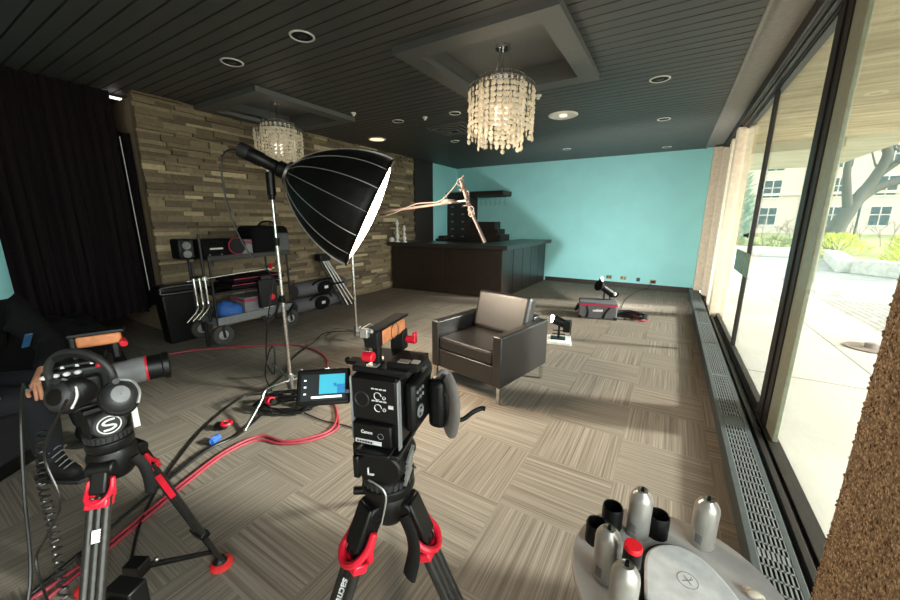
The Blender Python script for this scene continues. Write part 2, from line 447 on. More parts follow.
# ------------------------------------------------------------------ window wall
struct(MB().b2(.36, .385, -3, YF, HC-.012, HC+.05).build('trim_3', 'cove', smooth=False, bevel=.004))
struct(MB().b2(.385, .64, -3, YF, HC+.012, HC+.03).build('trim_4', 'cove', smooth=False))
struct(MB().b2(.62, .66, -3, YF, 2.74, HC+.012).build('trim_5', 'bronze', smooth=False))
w = MB()
for x0, x1, z0, z1 in ((.64, .80, 2.735, 2.80), (.665, .785, 2.715, 2.735), (.70, .75, 2.70, 2.715)):
    w.b2(x0, x1, 1.2, YF, z0, z1)
struct(w.build('trim_6', 'bronze', smooth=False, bevel=.003))
w = MB()
for x0, x1, z0, z1 in ((.60, .77, -.02, .018), (.635, .665, .018, .05), (.69, .76, .018, .04)):
    w.b2(x0, x1, 1.2, YF, z0, z1)
struct(w.build('trim_7', 'bronze', smooth=False, bevel=.003))
struct(MB().b2(.64, 1.2, 1.2, YF+.15, 2.80, 3.02).build('wall_right_head', 'bronze', smooth=False))
# window 1: the near fixed pane, its heavy post and the pale steel strip beside it
f1 = MB(); f1.b2(.708, .745, 3.10, 3.36, .04, 2.70)
f1.b2(.698, .708, 3.2, 3.235, .04, 2.70)
w1 = struct(f1.build('window_1', 'bronze', smooth=False, bevel=.006))
struct(MB().b2(.716, .74, 2.90, 3.10, .04, 2.70).build('window_post', 'olive', w1, smooth=False, bevel=.004))
struct(MB().b2(.722, .732, 1.2, 2.90, .04, 2.70).build('pane', 'glass', w1, smooth=False))
# door pair: two frameless leaves meeting at the pull plates
def leaf(name, ya, yb, edge):
    d = MB(); d.b2(.70, .745, ya, yb, .045, .10); d.b2(.712, .738, ya, yb, 2.685, 2.70)
    if edge < 0: d.b2(.705, .74, ya, ya+.03, .1, 2.685)
    else: d.b2(.705, .74, yb-.03, yb, .1, 2.685)
    r = struct(d.build(name, 'bronze', smooth=False, bevel=.003))
    struct(MB().b2(.719, .729, ya+.02, yb-.02, .09, 2.69).build('pane', 'glass', r, smooth=False))
    return r
d1 = leaf('door_1', 3.385, 4.94, 1); d2 = leaf('door_2', 4.95, 6.6, -1)
for d, ya, yb in ((d1, 4.62, 4.92), (d2, 4.97, 5.55)):
    h = MB(); h.b2(.69, .697, ya, yb, .89, 1.13); h.cone((.692, (ya+yb)/2, .94), (.72, (ya+yb)/2, .94), .01); h.cone((.692, (ya+yb)/2, 1.09), (.72, (ya+yb)/2, 1.09), .01)
    struct(h.build('pull_plate', 'brass', d, bevel=.002))
struct(MB().b2(.69, .70, 4.98, 5.06, 1.28, 1.33).cone((.66, 5.02, 1.305), (.70, 5.02, 1.305), .014).build('lock', 'bronze', d2, bevel=.002))
# window 2: narrow far bay in beige jambs
j = MB(); j.b2(.62, .80, 6.62, 6.86, .02, 2.72); j.b2(.64, .80, 7.45, 7.62, .02, 2.72); j.b2(.66, .80, 7.62, 7.95, .02, 2.72); j.b2(.6, .8, 8.2, 8.32, .02, 2.72)
w2 = struct(j.build('window_2', 'jamb', smooth=False, bevel=.006))
struct(MB().b2(.722, .732, 6.86, 7.45, .03, 2.70).build('pane', 'glass', w2, smooth=False))
struct(MB().b2(.70, .80, 7.95, 8.2, .02, 2.72).build('jamb_panel', 'bronze', w2, smooth=False))
struct(MB().b2(.49, .80, 8.62, YF, .1, 2.80).build('trim_8', 'jamb', smooth=False, bevel=.01))
struct(MB().b2(.70, .80, 8.32, 8.62, .02, 2.80).build('trim_9', 'cabinet', smooth=False))
# pebble pillar, close on the right
pb = MB(); random.seed(3)
pb.b2(.553, 1.0, 1.0, 1.497, -.02, 3.0)
for k in range(420):
    z = random.uniform(.02, 2.8); r = random.uniform(.0035, .007)
    pb.sph((.553+random.uniform(0, .02), 1.497+random.uniform(-.004, .002), z), (r, r, r*1.1), 6, 4)
for k in range(2600):
    z = random.uniform(.02, 1.75); yy = 1.5-abs(random.gauss(0, .35))
    if yy < 1.01: continue
    r = random.uniform(.003, .0065)
    pb.sph((.5535, yy, z), (r*.8, r, r), 6, 4)
struct(pb.build('wall_right_pillar', 'pebble', ang=60))
w = MB(); w.b2(.66, .78, -3, 1.0, -.02, .06).b2(.66, .78, -3, 1.0, 2.66, 2.8)
for yy in (-3, -1.45): w.b2(.68, .76, yy, yy+.08, .06, 2.66)
w3 = struct(w.build('window_3', 'bronze', smooth=False)); struct(MB().b2(.722, .732, -2.92, 1.0, .06, 2.66).build('pane', 'glass', w3, smooth=False))
struct(MB().b2(.64, 1.2, -3, 1.2, 2.80, 3.02).build('wall_right_head_near', 'bronze', smooth=False))
# convector along the window
hz = .10
t = thing('baseboard_heater', 'long grey metal convector with slotted grille top along foot of windows', 'heater', (.515, 5.0, 0))
h = MB()
h.b2(-.09, -.06, -4.4, 3.86, 0, hz); h.b2(.05, .075, -4.4, 3.86, 0, hz); h.b2(-.06, .05, -4.4, 3.86, 0, .02)
for yb in (-2.05, -.2, 1.9, 3.78): h.b2(-.06, .05, yb-.07, yb+.07, hz-.006, hz)
h.build('housing', 'heater_flange', t, smooth=False, bevel=.003)
MB().b2(-.058, .048, -4.39, 3.85, .021, .03).build('fins', 'void', t, smooth=False)  # flat near-black plate stands in for the shaded recess below the slots
ends = [(-4.4, -2.12), (-1.98, -.27), (-.13, 1.83), (1.97, 3.71)]
for a, b in ends:
    g = MB(); n = int((b-a)/.062); mid = (a+b)/2
    for i in range(n+1):
        yy = a+(b-a)*i/n; wd = .009 if abs(i-n//2) > 0 else .05
        g.b2(-.06, .05, max(a, yy-wd/2), min(b, yy+wd/2), hz-.008, hz-.001)
    for i in range(8): 
        xx = -.06+.11*i/7; g.b2(xx-.003, xx+.003, a, b, hz-.008, hz-.001)
    g.build('grille', 'heater', t, smooth=False)
# ------------------------------------------------------------------ outlets
def outlet(x, lab, z=.2, plug=False):
    t = thing('wall_outlet', lab, 'outlet', (x, YF, z), group='outlets low on the teal wall')
    MB().b2(-.06, .06, -.008, 0, -.04, .04).build('cover_plate', 'brass', t, bevel=.003)
    s = MB()
    for sx in (-.028, .028): s.b2(sx-.014, sx+.014, -.011, -.007, -.022, .022)
    s.build('sockets', 'dark_grey', t, bevel=.002)
    return t
outlet(-1.13, 'brass wall outlet nearest the dark bar on the teal wall')
outlet(-.83, 'brass wall outlet on teal wall, second from the bar')
t = thing('wall_outlet', 'small black wall outlet on teal wall, third from the bar', 'outlet', (-.53, YF, .19), group='outlets low on the teal wall')
MB().b2(-.035, .035, -.01, 0, -.04, .04).build('cover_plate', 'dark_grey', t, bevel=.003)
t = outlet(-.24, 'brass wall outlet nearest the windows with a black lead plugged in', .17)
MB().b2(-.03, .03, -.05, -.01, -.03, .02).build('plug', 'black', t, bevel=.004)
tag(MB().sweep([(-.24, YF-.06, .17), (-.3, YF-.09, .1), (-.36, YF-.12, .012), (-.5, YF-.5, .008), (-.62, 7.4, .008), (-.6, 6.6, .008)], .006).build('power_lead', 'black_cord'), 'black power lead running from the last outlet towards the red-edged case', 'cable')

# ================================================================== ceiling fittings
def downlight(x, y, lab, r=.085):
    t = thing('downlight', lab, 'ceiling light', (x, y, HC), group='dark recessed downlights')
    MB().lathe([(r*1.12, 0), (r*1.12, -.004), (r*1.02, -.009), (r*.93, -.006), (r*.93, 0)], 32, cap=False).build('trim_ring', 'white', t)
    MB().lathe([(r*.93, -.0005), (r*.9, -.003), (r*.55, -.0035), (0.001, -.0035)], 32, cap=False).build('baffle', 'void', t)  # shallow dark disc stands in for the shade inside an open can
    MB().sph((0, 0, -.004), (r*.4, r*.4, .006), 16, 8).build('lamp', 'dark_grey', t)
downlight(-2.595, 2.077, 'dark recessed downlight nearest the camera, in front of the large coffer')
downlight(-3.532, 2.053, 'dark recessed downlight in front of the coffer on the stone wall')
downlight(-.279, 4.459, 'dark recessed downlight right of the large coffer, nearest the glass doors')
downlight(-.278, 6.128, 'dark recessed downlight near window cove, second along towards the teal wall', .075)
downlight(-.273, 8.365, 'dark recessed downlight close to top of teal wall by the windows', .07)
downlight(-3.502, 4.329, 'dark recessed downlight left of the small smoke sensor', .075)
downlight(-2.611, 4.409, 'dark recessed downlight just left of the large chandelier', .07)
downlight(-3.47, 5.864, 'dark recessed downlight behind the square air diffuser', .07)
downlight(-1.95, 7.6, 'dark recessed downlight high over the bar end near the teal wall', .07)
t = thing('ceiling_dish_light', 'large round white flush ceiling light right of the large chandelier', 'ceiling light', (-1.42, 5.223, HC))
MB().lathe([(.19, 0), (.19, -.006), (.165, -.018), (.15, -.012)], 40, cap=False).build('rim', 'white', t)
MB().lathe([(.155, -.010), (.12, -.004), (.06, -.0015), (.001, -.001)], 40, cap=False).build('dish', 'white', t)
MB().sph((0, 0, -.014), (.05, .05, .012), 20, 8).build('lens', emit('dish_lens', 'fff1dc', .6), t)
t = thing('ceiling_ring_light', 'cream round ceiling light with lit rim above the end of the stone wall', 'ceiling light', (-4.55, 5.04, HC))
MB().lathe([(.155, 0), (.155, -.008), (.14, -.016), (.125, -.01), (.125, 0)], 36, cap=False).build('rim', 'white', t)
MB().lathe([(.126, -.003), (.06, -.003), (.001, -.003)], 36, cap=False).build('lens', emit('ring_lens', 'ffdcae', 1.2), t)
def sensor(x, y, lab, nm='smoke_sensor'):
    t = thing(nm, lab, 'sensor', (x, y, HC))
    MB().lathe([(.035, 0), (.035, -.012), (.02, -.02), (.001, -.02)], 20, cap=False).build('base', 'white', t)
    MB().lathe([(.015, -.018), (.02, -.034), (.013, -.043), (.001, -.045)], 16, cap=False).build('head', 'white', t)
sensor(-3.056, 4.36, 'small white smoke sensor on dark ceiling boards left of the large chandelier')
sensor(-1.461, 4.3, 'small white sprinkler head just right of the large chandelier', 'sprinkler_head')
sensor(-3.75, 3.72, 'tiny white sprinkler head by far corner of stone-wall coffer', 'sprinkler_head')
t = thing('air_diffuser', 'square dark grey stepped air diffuser behind the large chandelier', 'vent', (-3.03, 5.1, HC))
m = MB()
for k in range(4):
    a = .3-.07*k; z = -.012-.012*k
    for sx, sy, dx, dy in ((0, 1, a, .02), (0, -1, a, .02), (1, 0, .02, a), (-1, 0, .02, a)):
        m.box((sx*a, sy*a, z), (2*dx if dx > .02 else .03, 2*dy if dy > .02 else .03, .02))
m.build('louvres', 'soffit', t, smooth=False)
MB().box((0, 0, -.004), (.6, .6, .008)).build('back_plate', 'void', t, smooth=False)

# ------------------------------------------------------------------ chandeliers
def chandelier(x, y, lab):
    t = thing('shell_chandelier', lab, 'chandelier', (x, y, 0), group='tiered shell-disc chandeliers')
    MB().lathe([(.001, 2.954), (.065, 2.954), (.065, 2.925), (.001, 2.925)], 24, cap=False).build('canopy', 'chrome', t)
    MB().cone((0, 0, 2.925), (0, 0, 2.2), .009, seg=10).build('stem', 'chrome', t)
    cb = MB()
    for k in range(3):
        a = 2*PI*k/3+.5; cb.cone((.05*math.cos(a), .05*math.sin(a), 2.925), (.19*math.cos(a)*.6, .19*math.sin(a)*.6, 2.70), .0018, seg=6)
    cb.build('suspension_wires', 'chrome', t)
    for R, z in ((.2, 2.70), (.29, 2.625)):
        r = MB(); r.lathe([(R, z), (R+.004, z), (R+.004, z-.004), (R, z-.004)], 40, cap=False)
        r.lathe([(R, z-.03), (R+.004, z-.03), (R+.004, z-.034), (R, z-.034)], 40, cap=False)
        for k in range(40):
            a = 2*PI*k/40; r.box((R*math.cos(a), R*math.sin(a), z-.016), (.004, .004, .03))
        for k in range(4):
            a = PI*k/2+.4; r.cone((0, 0, z-.002), (R*math.cos(a), R*math.sin(a), z-.002), .003, seg=6)
        r.build('tier_ring', 'chrome', t)
    def strand(R, z0, n, a, wob):
        s = MB()
        s.cone((R*math.cos(a), R*math.sin(a), z0-.03), (R*math.cos(a), R*math.sin(a), z0-.04-n*.0445), .0012, seg=5)
        for i in range(n):
            zz = z0-.055-i*.0445; rr = .0205 if i < n-1 else .023
            T = Matrix.Translation((R*math.cos(a), R*math.sin(a), zz)) @ Matrix.Rotation(a+random.uniform(-wob, wob), 4, 'Z')
            s.sph((0, 0, 0), (.0045, rr, rr), 10, 6, T=T)
        s.build('shell_strand', 'pearl', t)
    random.seed(11)
    for k in range(32): strand(.29, 2.625, random.choice((8, 9, 9, 10)), 2*PI*k/32, .8)
    for k in range(22): strand(.2, 2.70, random.choice((12, 12, 13)), 2*PI*(k+.5)/22, .8)
    b = MB()
    for k in range(3):
        a = 2*PI*k/3; b.cone((.05*math.cos(a), .05*math.sin(a), 2.3), (.05*math.cos(a), .05*math.sin(a), 2.45), .012, .014, 10)
    b.build('bulbs', emit('warm_bulb', 'fff0da', 2), t)
    l = bpy.data.lights.new('chandelier_lamp', 'POINT'); l.energy = CH_W; l.color = (1, .95, .87); l.shadow_soft_size = .08
    lo = bpy.data.objects.new('chandelier_lamp', l); COL.objects.link(lo); lo.parent = t; lo.location = (0, 0, 2.45)
CH_W = .9
chandelier(-1.457, 3.28, 'large shell-disc chandelier hanging from the nearer coffer in the room centre')
chandelier(-4.58, 3.17, 'shell-disc chandelier by the stone wall, partly behind the black softbox')
# ================================================================== drape
def drape(name, x, ya, yb, zb, zt, amp, n, lab, ph=0, flare=0):
    m = MB(); NX, NZ = n, 14; g = []
    for side in (0, 1):
        rows = []
        for j in range(NZ+1):
            v = j/NZ; z = zt+(zb-zt)*v; row = []
            for i in range(NX+1):
                u = i/NX; yy = ya+(yb-ya)*u+flare*v*(u-.5)
                d = amp*(.5+.5*v)*(math.sin(u*ph+1.3)+.45*math.sin(u*ph*2.3+2*v+.5)+.25*math.sin(u*ph*.37+v*3))
                hem = .02*math.sin(u*9) if j == NZ else 0
                row.append(m.bm.verts.new((x+d-(.006 if side else 0), yy, z+hem)))
            rows.append(row)
        g.append(rows)
    for rows in g:
        for j in range(NZ):
            for i in range(NX): m.bm.faces.new((rows[j][i], rows[j][i+1], rows[j+1][i+1], rows[j+1][i]))
    A, B = g
    for j in range(NZ):
        for i in (0, NX): m.bm.faces.new((A[j][i], A[j+1][i], B[j+1][i], B[j][i]))
    for i in range(NX):
        for j in (0, NZ): m.bm.faces.new((A[j][i], B[j][i], B[j][i+1], A[j][i+1]))
    return tag(m.build(name, 'curtain', ang=80), lab, 'curtain')
drape('stage_drape', -5.4, .72, 1.74, .34, HC-.01, .035, 110, 'tall black drape hanging in folds from the ceiling at far left', 62)
drape('narrow_drape', -5.62, 1.62, 1.93, .36, 2.45, .02, 30, 'narrow black drape in the shadowed gap beside stone wall', 20)
tag(MB().cone((-5.34, 1.745, 2.35), (-5.34, 1.765, .62), .004, seg=6).build('pull_cord', 'white'), 'thin white cord hanging down the right edge of the tall black drape', 'cord')  # white rod stands in for the bright gap along the drape's edge

# black cloth thrown over low cases in front of the drape
m = MB(); NX, NY = 16, 30; g = []; random.seed(31)
def cloth_h(u, v):
    e = min(u, 1-u, v, 1-v); k = min(1, e/.10)
    return (.70-.22*v+.035*math.sin(9*v+3*u)+.03*math.sin(17*u+7*v)+.02*math.sin(31*v))*k**.5
for i in range(NX+1):
    g.append([m.bm.verts.new((-4.85+.6*i/NX, .05+1.12*j/NY, max(.004, cloth_h(i/NX, j/NY)))) for j in range(NY+1)])
for i in range(NX):
    for j in range(NY): m.bm.faces.new((g[i][j], g[i+1][j], g[i+1][j+1], g[i][j+1]))
bt_ = [[m.bm.verts.new((m.V[k].x, m.V[k].y, .002)) for k in r] for r in (g[0], g[-1])]
m.bm.faces.new([k for k in bt_[0]]+[k for k in bt_[1][::-1]])
for a_, b_ in ((g[0], bt_[0]), (g[-1], bt_[1])):
    for j in range(NY): m.bm.faces.new((a_[j], a_[j+1], b_[j+1], b_[j]))
tag(m.build('dust_sheet', 'fabric', ang=80), 'rumpled black cloth heaped over low cases below the tall drape', 'cloth')
# ================================================================== bar
t = thing('bar_counter', 'long dark brown L-shaped bar counter in front of the teal wall', 'bar counter', (0, 0, 0))
b = MB(); b.prism([(-5.14, 6.03), (-2.64, 6.21), (-2.64, 6.65), (-5.14, 6.65)], 0, .935); b.b2(-3.15, -2.64, 6.65, 8.88, 0, .935); b.build('body', 'espresso', t, smooth=False, bevel=.004)
b = MB()
for yy in (6.75, 7.28, 7.81, 8.34): b.b2(-2.64, -2.632, yy, yy+.515, .03, .915)
b.build('end_panels', 'espresso', t, smooth=False, bevel=.002)
b = MB()
for x in (-5.13, -3.88): b.prism([(x, 6.022+.072*(x+5.14)), (x+1.235, 6.022+.072*(x+6.375)), (x+1.235, 6.032+.072*(x+6.375)), (x, 6.032+.072*(x+5.14))], .03, .92)
b.build('front_panels', 'espresso', t, smooth=False, bevel=.002)
b = MB(); b.prism([(-5.165, 5.9), (-2.5, 6.08), (-2.5, 6.75), (-5.165, 6.75)], .935, 1.01); b.b2(-3.25, -2.5, 6.75, 8.88, .935, 1.01); b.build('worktop', 'counter', t, smooth=False, bevel=.005)
# back bar
t = thing('back_bar_cabinet', 'tall dark cabinet of small labelled drawers behind the bar', 'cabinet', (-5.0, 8.64, 0))
MB().b2(-.2, .46, -.24, .24, 0, 2.07).build('body', 'cabinet', t, smooth=False, bevel=.004)
for i in range(5):
    for j in range(2):
        zz = 1.05+.19*i; xx = -.03+.32*j
        d = MB().b2(xx-.15, xx+.15, -.255, -.24, zz-.085, zz+.085).build('drawer', 'cabinet', t, smooth=False, bevel=.003)
        MB().b2(xx-.04, xx+.04, -.261, -.255, zz-.02, zz+.02).build('label_holder', 'grey', d, smooth=False)
t = thing('wall_shelf', 'long dark floating shelf high on teal wall behind the bar', 'shelf', (-4.0, 8.6, 2.07))
MB().b2(-1.2, .42, -.28, .28, 0, .1).build('board', 'cabinet', t, smooth=False, bevel=.004)
MB().b2(-.5, .4, .26, .29, -.02, 0).build('cleat', 'cabinet', t, smooth=False)
t = thing('glass_rack', 'wire rack with grey stemmed glasses under floating shelf', 'rack', (-3.95, 8.6, 2.04))
r = MB()
for k in range(2): r.cone((-.45, -.08+.16*k, 0), (.4, -.08+.16*k, 0), .006, seg=6)
for x in (-.4, .35): r.cone((x, 0, .03), (x, 0, 0), .006, seg=6).box((x, 0, .0), (.01, .2, .01))
r.build('wires', 'steel', t)
for i in range(6):
    x = -.35+.13*i
    tag(MB().lathe([(.03, 2.06), (.03, 2.055), (.005, 2.05), (.005, 1.98), (.025, 1.95), (.032, 1.9), (.028, 1.86)], 12, Matrix.Translation((-3.95+x, 8.6, -.03)), cap=False).build('stemmed_glass', 'glass'), 'stemmed glass hanging upside down in the wire rack over the bar', 'glass', 'stemmed glasses in the wire rack')
t = thing('stepped_display', 'dark stepped bottle display rising in tiers behind the bar', 'shelf', (-4.05, 8.55, 0))
for k, (w, z0, z1) in enumerate(((.46, .9, 1.12), (.33, 1.12, 1.25), (.2, 1.25, 1.43))):
    MB().b2(-.48, w, -.3+.12*k, .3, z0, z1).build('tier', 'cabinet', t, smooth=False, bevel=.003)
MB().b2(-.48, .46, -.3, .3, 0, .9).build('base_cabinet', 'cabinet', t, smooth=False, bevel=.003)
tag(MB().b2(-5.12, -4.98, 7.86, 8.1, 1.0, 1.08).b2(-5.18, -4.94, 7.8, 8.2, .95, 1.0).b2(-5.18, -5.0, 7.85, 8.15, 0, .95).build('side_ledge', 'cabinet', bevel=.004), 'small dark ledge against the teal side wall behind the bar', 'shelf')
# candlesticks on the bar
def candle(x, y, h, lab):
    t = thing('candlestick', lab, 'candlestick', (x, y, 1.01), group='white candlesticks on the bar')
    pr = [(.001, 0), (.055, 0), (.055, .015), (.03, .03), (.022, .06), (.038, .1), (.045, .14), (.03, .19), (.018, .22), (.035, .26), (.018, .3), (.016, .36), (.03, .4), (.038, .425), (.038, .44), (.001, .44)]
    MB().lathe([(r, z*h/.44) for r, z in pr], 20, cap=False).build('stick', 'white', t, ang=70)
    MB().lathe([(.001, h), (.022, h), (.022, h+.06), (.001, h+.065)], 16, cap=False).build('candle', 'white', t)
candle(-4.95, 6.0, .40, 'taller white turned candlestick on left end of bar')
candle(-4.78, 6.02, .28, 'shorter white turned candlestick on bar beside the taller one')
tag(MB().lathe([(.02, 1.0), (.05, 1.01), (.06, 1.04), (.045, 1.085), (.015, 1.1), (.001, 1.1)], 20, Matrix.Translation((-5.09, 5.98, .01)), cap=False).build('lidded_jar', 'white', ang=70), 'small rounded white pot at the far left end of bar', 'pot')

# ================================================================== armchair
t = thing('armchair', 'black leather club armchair with chrome legs in the room centre', 'armchair', (-1.325, 2.885, 0), math.radians(-11.5))
W, D, zb, za, ta = .383, .375, .146, .575, .085
for sx in (-1, 1):
    m = MB(); m.b2(sx*W, sx*(W-ta), -D, D, zb, za); m.build('armrest', 'leather', t, bevel=.014, seg=3)
m = MB(); m.b2(-W+ta, W-ta, -D+.012, D-.05, zb, .315); m.build('seat_base', 'leather', t, bevel=.01)
m = MB(); m.b2(-W+ta+.004, W-ta-.004, -D+.005, D-.16, .318, .435); m.build('seat_cushion', 'leather', t, bevel=.03, seg=4)
m = MB(); m.b2(-W+ta, W-ta, D-.11, D, zb, .60); m.build('back_frame', 'leather', t, bevel=.012)
m = MB(); m.box((0, D-.165, .60), (2*(W-ta)-.012, .13, .37), rx=-.27); m.build('back_cushion', 'leather', t, bevel=.035, seg=4)
m = MB(); m.b2(-W+ta+.01, W-ta-.01, -D+.003, -D+.008, .428, .434); m.build('piping', 'leather', t, bevel=.002)
for sx in (-1, 1):
    for sy in (-1, 1): MB().box((sx*(W-.03), sy*(D-.03), zb/2), (.028, .028, zb)).build('leg', 'chrome', t, bevel=.003)

# ================================================================== hard case with small light, cables
t = thing('equipment_case', 'long grey soft case with crimson top edge on carpet near teal wall', 'case', (-.87, 5.86, 0), math.radians(12))
MB().b2(-.27, .27, -.2, .2, 0, .2).build('body', 'bag_grey', t, bevel=.02)
MB().b2(-.272, .272, -.202, .202, .2, .225).build('edge_band', 'pink', t, bevel=.008)
MB().b2(-.27, .27, -.2, .2, .225, .25).build('lid', 'bag_grey', t, bevel=.012)
for sx in (-1, 1):
    MB().sweep([(sx*.12-.04, -.205, .19), (sx*.12-.02, -.212, .1), (sx*.12-.035, -.208, .02)] if sx < 0 else [(.08, -.208, .02), (.1, -.212, .1), (.16, -.205, .19)], .016, flat=.4).build('strap', 'black', t)
MB().sweep([(-.275, -.12, .16), (-.31, -.1, .1), (-.315, .02, .08), (-.3, .1, .1), (-.275, .12, .16)], .018).build('end_handle', 'black', t)
MB().b2(-.07, .05, -.207, -.2, .115, .14).b2(-.02, .07, -.207, -.2, .122, .15).build('logo_patch', 'print', t)
for sx in (-1, 1): MB().b2(sx*.25-.025, sx*.25+.025, -.208, -.19, 0, .04).build('corner_guard', 'black', t, bevel=.005)
t = thing('small_spotlight', 'small black spotlight with round dish standing on lid of the grey case', 'light', (-.80, 5.95, .25), .2)
MB().cone((0, 0, .0), (0, 0, .2), .012).cone((.09, .02, .0), (.07, .02, .12), .010).cone((-.02, 0, .004), (.11, .02, .004), .012).build('stand', 'black_metal', t)
MB().cone((-.10, -.08, .235), (-.04, -.03, .21), .085, .06, 24).cone((-.05, -.03, .215), (.13, .05, .08), .05, .055, 16).build('lamp_head', 'black', t, bevel=.004)
MB().sweep([(.12, .0, .06), (.17, .0, .06), (.2, .0, .10), (.19, .0, .13)], .012, 8).build('yoke', 'black', t)
MB().sph((.15, -.03, .105), (.022, .02, .03)).build('knob', 'white', t)
L0 = Vector((-.80, 6.12, .52)); P1_, P2_ = Vector((-2.42, YF, 1.0)), Vector((-4.645, YF, 2.64))
e1_, e2_ = (P1_-L0).normalized(), (P2_-L0).normalized()
E1_, E2_ = L0+.11*(e1_-.12*(e2_-e1_)), L0+.11*(e2_+.7*(e2_-e1_))
t.rotation_euler = (0, 0, .2); R_ = (Matrix.Translation(t.location) @ Matrix.Rotation(.2, 4, 'Z')).inverted()
fl_ = MB(); dn = Vector((-.04, -.03, -.10)); nn_ = Vector((.002, .002, .001))
A_ = [E1_, E2_, E2_+dn, E1_+dn]
ids = [fl_.bm.verts.new(R_ @ (p+s_*nn_)) for s_ in (-1, 1) for p in A_]
for f_ in ((0, 1, 2, 3), (7, 6, 5, 4), (0, 4, 5, 1), (1, 5, 6, 2), (2, 6, 7, 3), (3, 7, 4, 0)): fl_.bm.faces.new([ids[k] for k in f_])
fl_.build('barn_door', 'black_metal', t, smooth=False)
l = bpy.data.lights.new('wall_beam', 'SPOT'); l.energy = WALLB; l.color = (1, .99, .96); l.spot_size = math.radians(150); l.spot_blend = .5; l.shadow_soft_size = .004
lo = bpy.data.objects.new('wall_beam', l); COL.objects.link(lo); lo.parent = t; lo.location = R_ @ L0
lo.rotation_euler = (Matrix.Rotation(-.2, 3, 'Z') @ Vector((.12, 1, .42))).to_track_quat('-Z', 'Y').to_euler()
def squiggle(cx, cy, rx, ry, n, z=.012, tw=.6, seed=1):
    random.seed(seed); P = []
    for i in range(n):
        a = i*2*PI/7.3
        k = 1-.45*random.random()
        P.append((cx+rx*k*math.cos(a)+random.uniform(-.02, .02), cy+ry*k*math.sin(a), z+.012*random.random()+.0006*i))
    return P
tag(MB().sweep([(x, y, z+.05*max(0, 1-((x+.42)/.2)**2-((y-6.0)/.17)**2)) for x, y, z in squiggle(-.42, 6.0, .25, .18, 70, seed=4)], .010, 6).build('cable_heap', 'black_cord'), 'tangled heap of black cable on carpet right of the grey case', 'cable')
tag(MB().sweep([(-.5, 6.15, .03), (-.3, 6.05, .035), (-.16, 5.92, .02), (-.28, 5.82, .02), (-.4, 5.95, .035), (-.3, 6.2, .03)], .009, 6).build('red_cable_loop', 'red_cord'), 'red cable looped over the black cable heap by the grey case', 'cable')

# ------------------------------------------------------------------ lit fresnel behind the chair
t = thing('fresnel_lamp', 'small lit fresnel lamp in black yoke on white base behind armchair', 'light', (-1.04, 4.3, 0), .25)
t.scale = (1.15, 1.15, 1.15)
MB().b2(-.14, .12, -.12, .12, 0, .035).build('base_plate', 'white', t, bevel=.006)
MB().b2(-.09, .06, -.05, .05, .035, .05).cone((-.01, 0, .05), (-.01, 0, .11), .014).build('pedestal', 'black_metal', t, bevel=.003)
MB().b2(-.075, .055, -.07, -.06, .1, .11).b2(-.075, .055, .06, .07, .1, .11).box((-.01, -.065, .17), (.02, .01, .14)).box((-.01, .065, .17), (.02, .01, .14)).b2(-.02, 0, -.07, .07, .1, .112).build('yoke', 'black_metal', t)
MB().cone((-.075, 0, .245), (.05, .0, .2), .05, .045, 20).b2(.03, .1, -.045, .045, .12, .24).build('lamp_head', 'black', t, bevel=.004)
MB().sph((-.082, 0, .248), (.02, .042, .042), 20, 12).build('lens', emit('hot_lens', 'fff0d8', 30), t)
for k in range(2): MB().b2(.105, .112, -.05+.07*k, -.02+.07*k, .1, .24).build('fin', 'black_metal', t)
l = bpy.data.lights.new('fresnel_beam', 'SPOT'); l.energy = 22; l.color = (1, .72, .45); l.spot_size = math.radians(65); l.spot_blend = .6; l.shadow_soft_size = .03
lo = bpy.data.objects.new('fresnel_beam', l); COL.objects.link(lo); lo.parent = t; lo.location = (-.12, 0, .26)
lo.rotation_euler = Vector((-.8, .35, .12)).to_track_quat('-Z', 'Y').to_euler()
# ================================================================== light stand with softbox
HX, HY, HZ = -2.6, 1.7, 1.86
t = thing('c_stand', 'tall chrome light stand carrying the large black softbox', 'light stand', (HX, HY, 0))
MB().cone((0, 0, .1), (0, 0, .85), .0165).build('lower_column', 'chrome', t)
MB().cone((0, 0, .85), (0, 0, 1.3), .0135).build('middle_column', 'chrome', t)
MB().cone((0, 0, 1.3), (0, 0, 1.66), .011).build('upper_column', 'chrome', t)
for z, m in ((.85, 'black'), (1.3, 'black')):
    c_ = MB().cone((0, 0, z-.04), (0, 0, z+.02), .024).build('collar', m, t, bevel=.003)
    MB().cone((.02, -.01, z-.01), (.07, -.03, z-.01), .007).box((.075, -.032, z-.01), (.012, .012, .04)).build('tee_handle', m, c_)
h = MB(); h.cone((0, 0, .07), (0, 0, .2), .03).cone((.02, .02, .17), (.07, .05, .19), .012).box((.08, .055, .2), (.02, .02, .07)); h.build('hub', 'steel', t, bevel=.004)
for a in (-1.19, -1.19+2.09, -1.19+4.19):
    ca, sa = math.cos(a), math.sin(a)
    MB().sweep([(.02*ca, .02*sa, .14), (.27*ca, .27*sa, .2), (.33*ca, .33*sa, .185), (.37*ca, .37*sa, .14), (.56*ca, .56*sa, .016)], .0125, 10, smooth=5).build('leg', 'chrome', t)
MB().cone((0, 0, 1.63), (0, 0, 1.80), .032).cone((0, 0, 1.6), (0, 0, 1.64), .02).build('pivot_grip', 'black', t, bevel=.006)
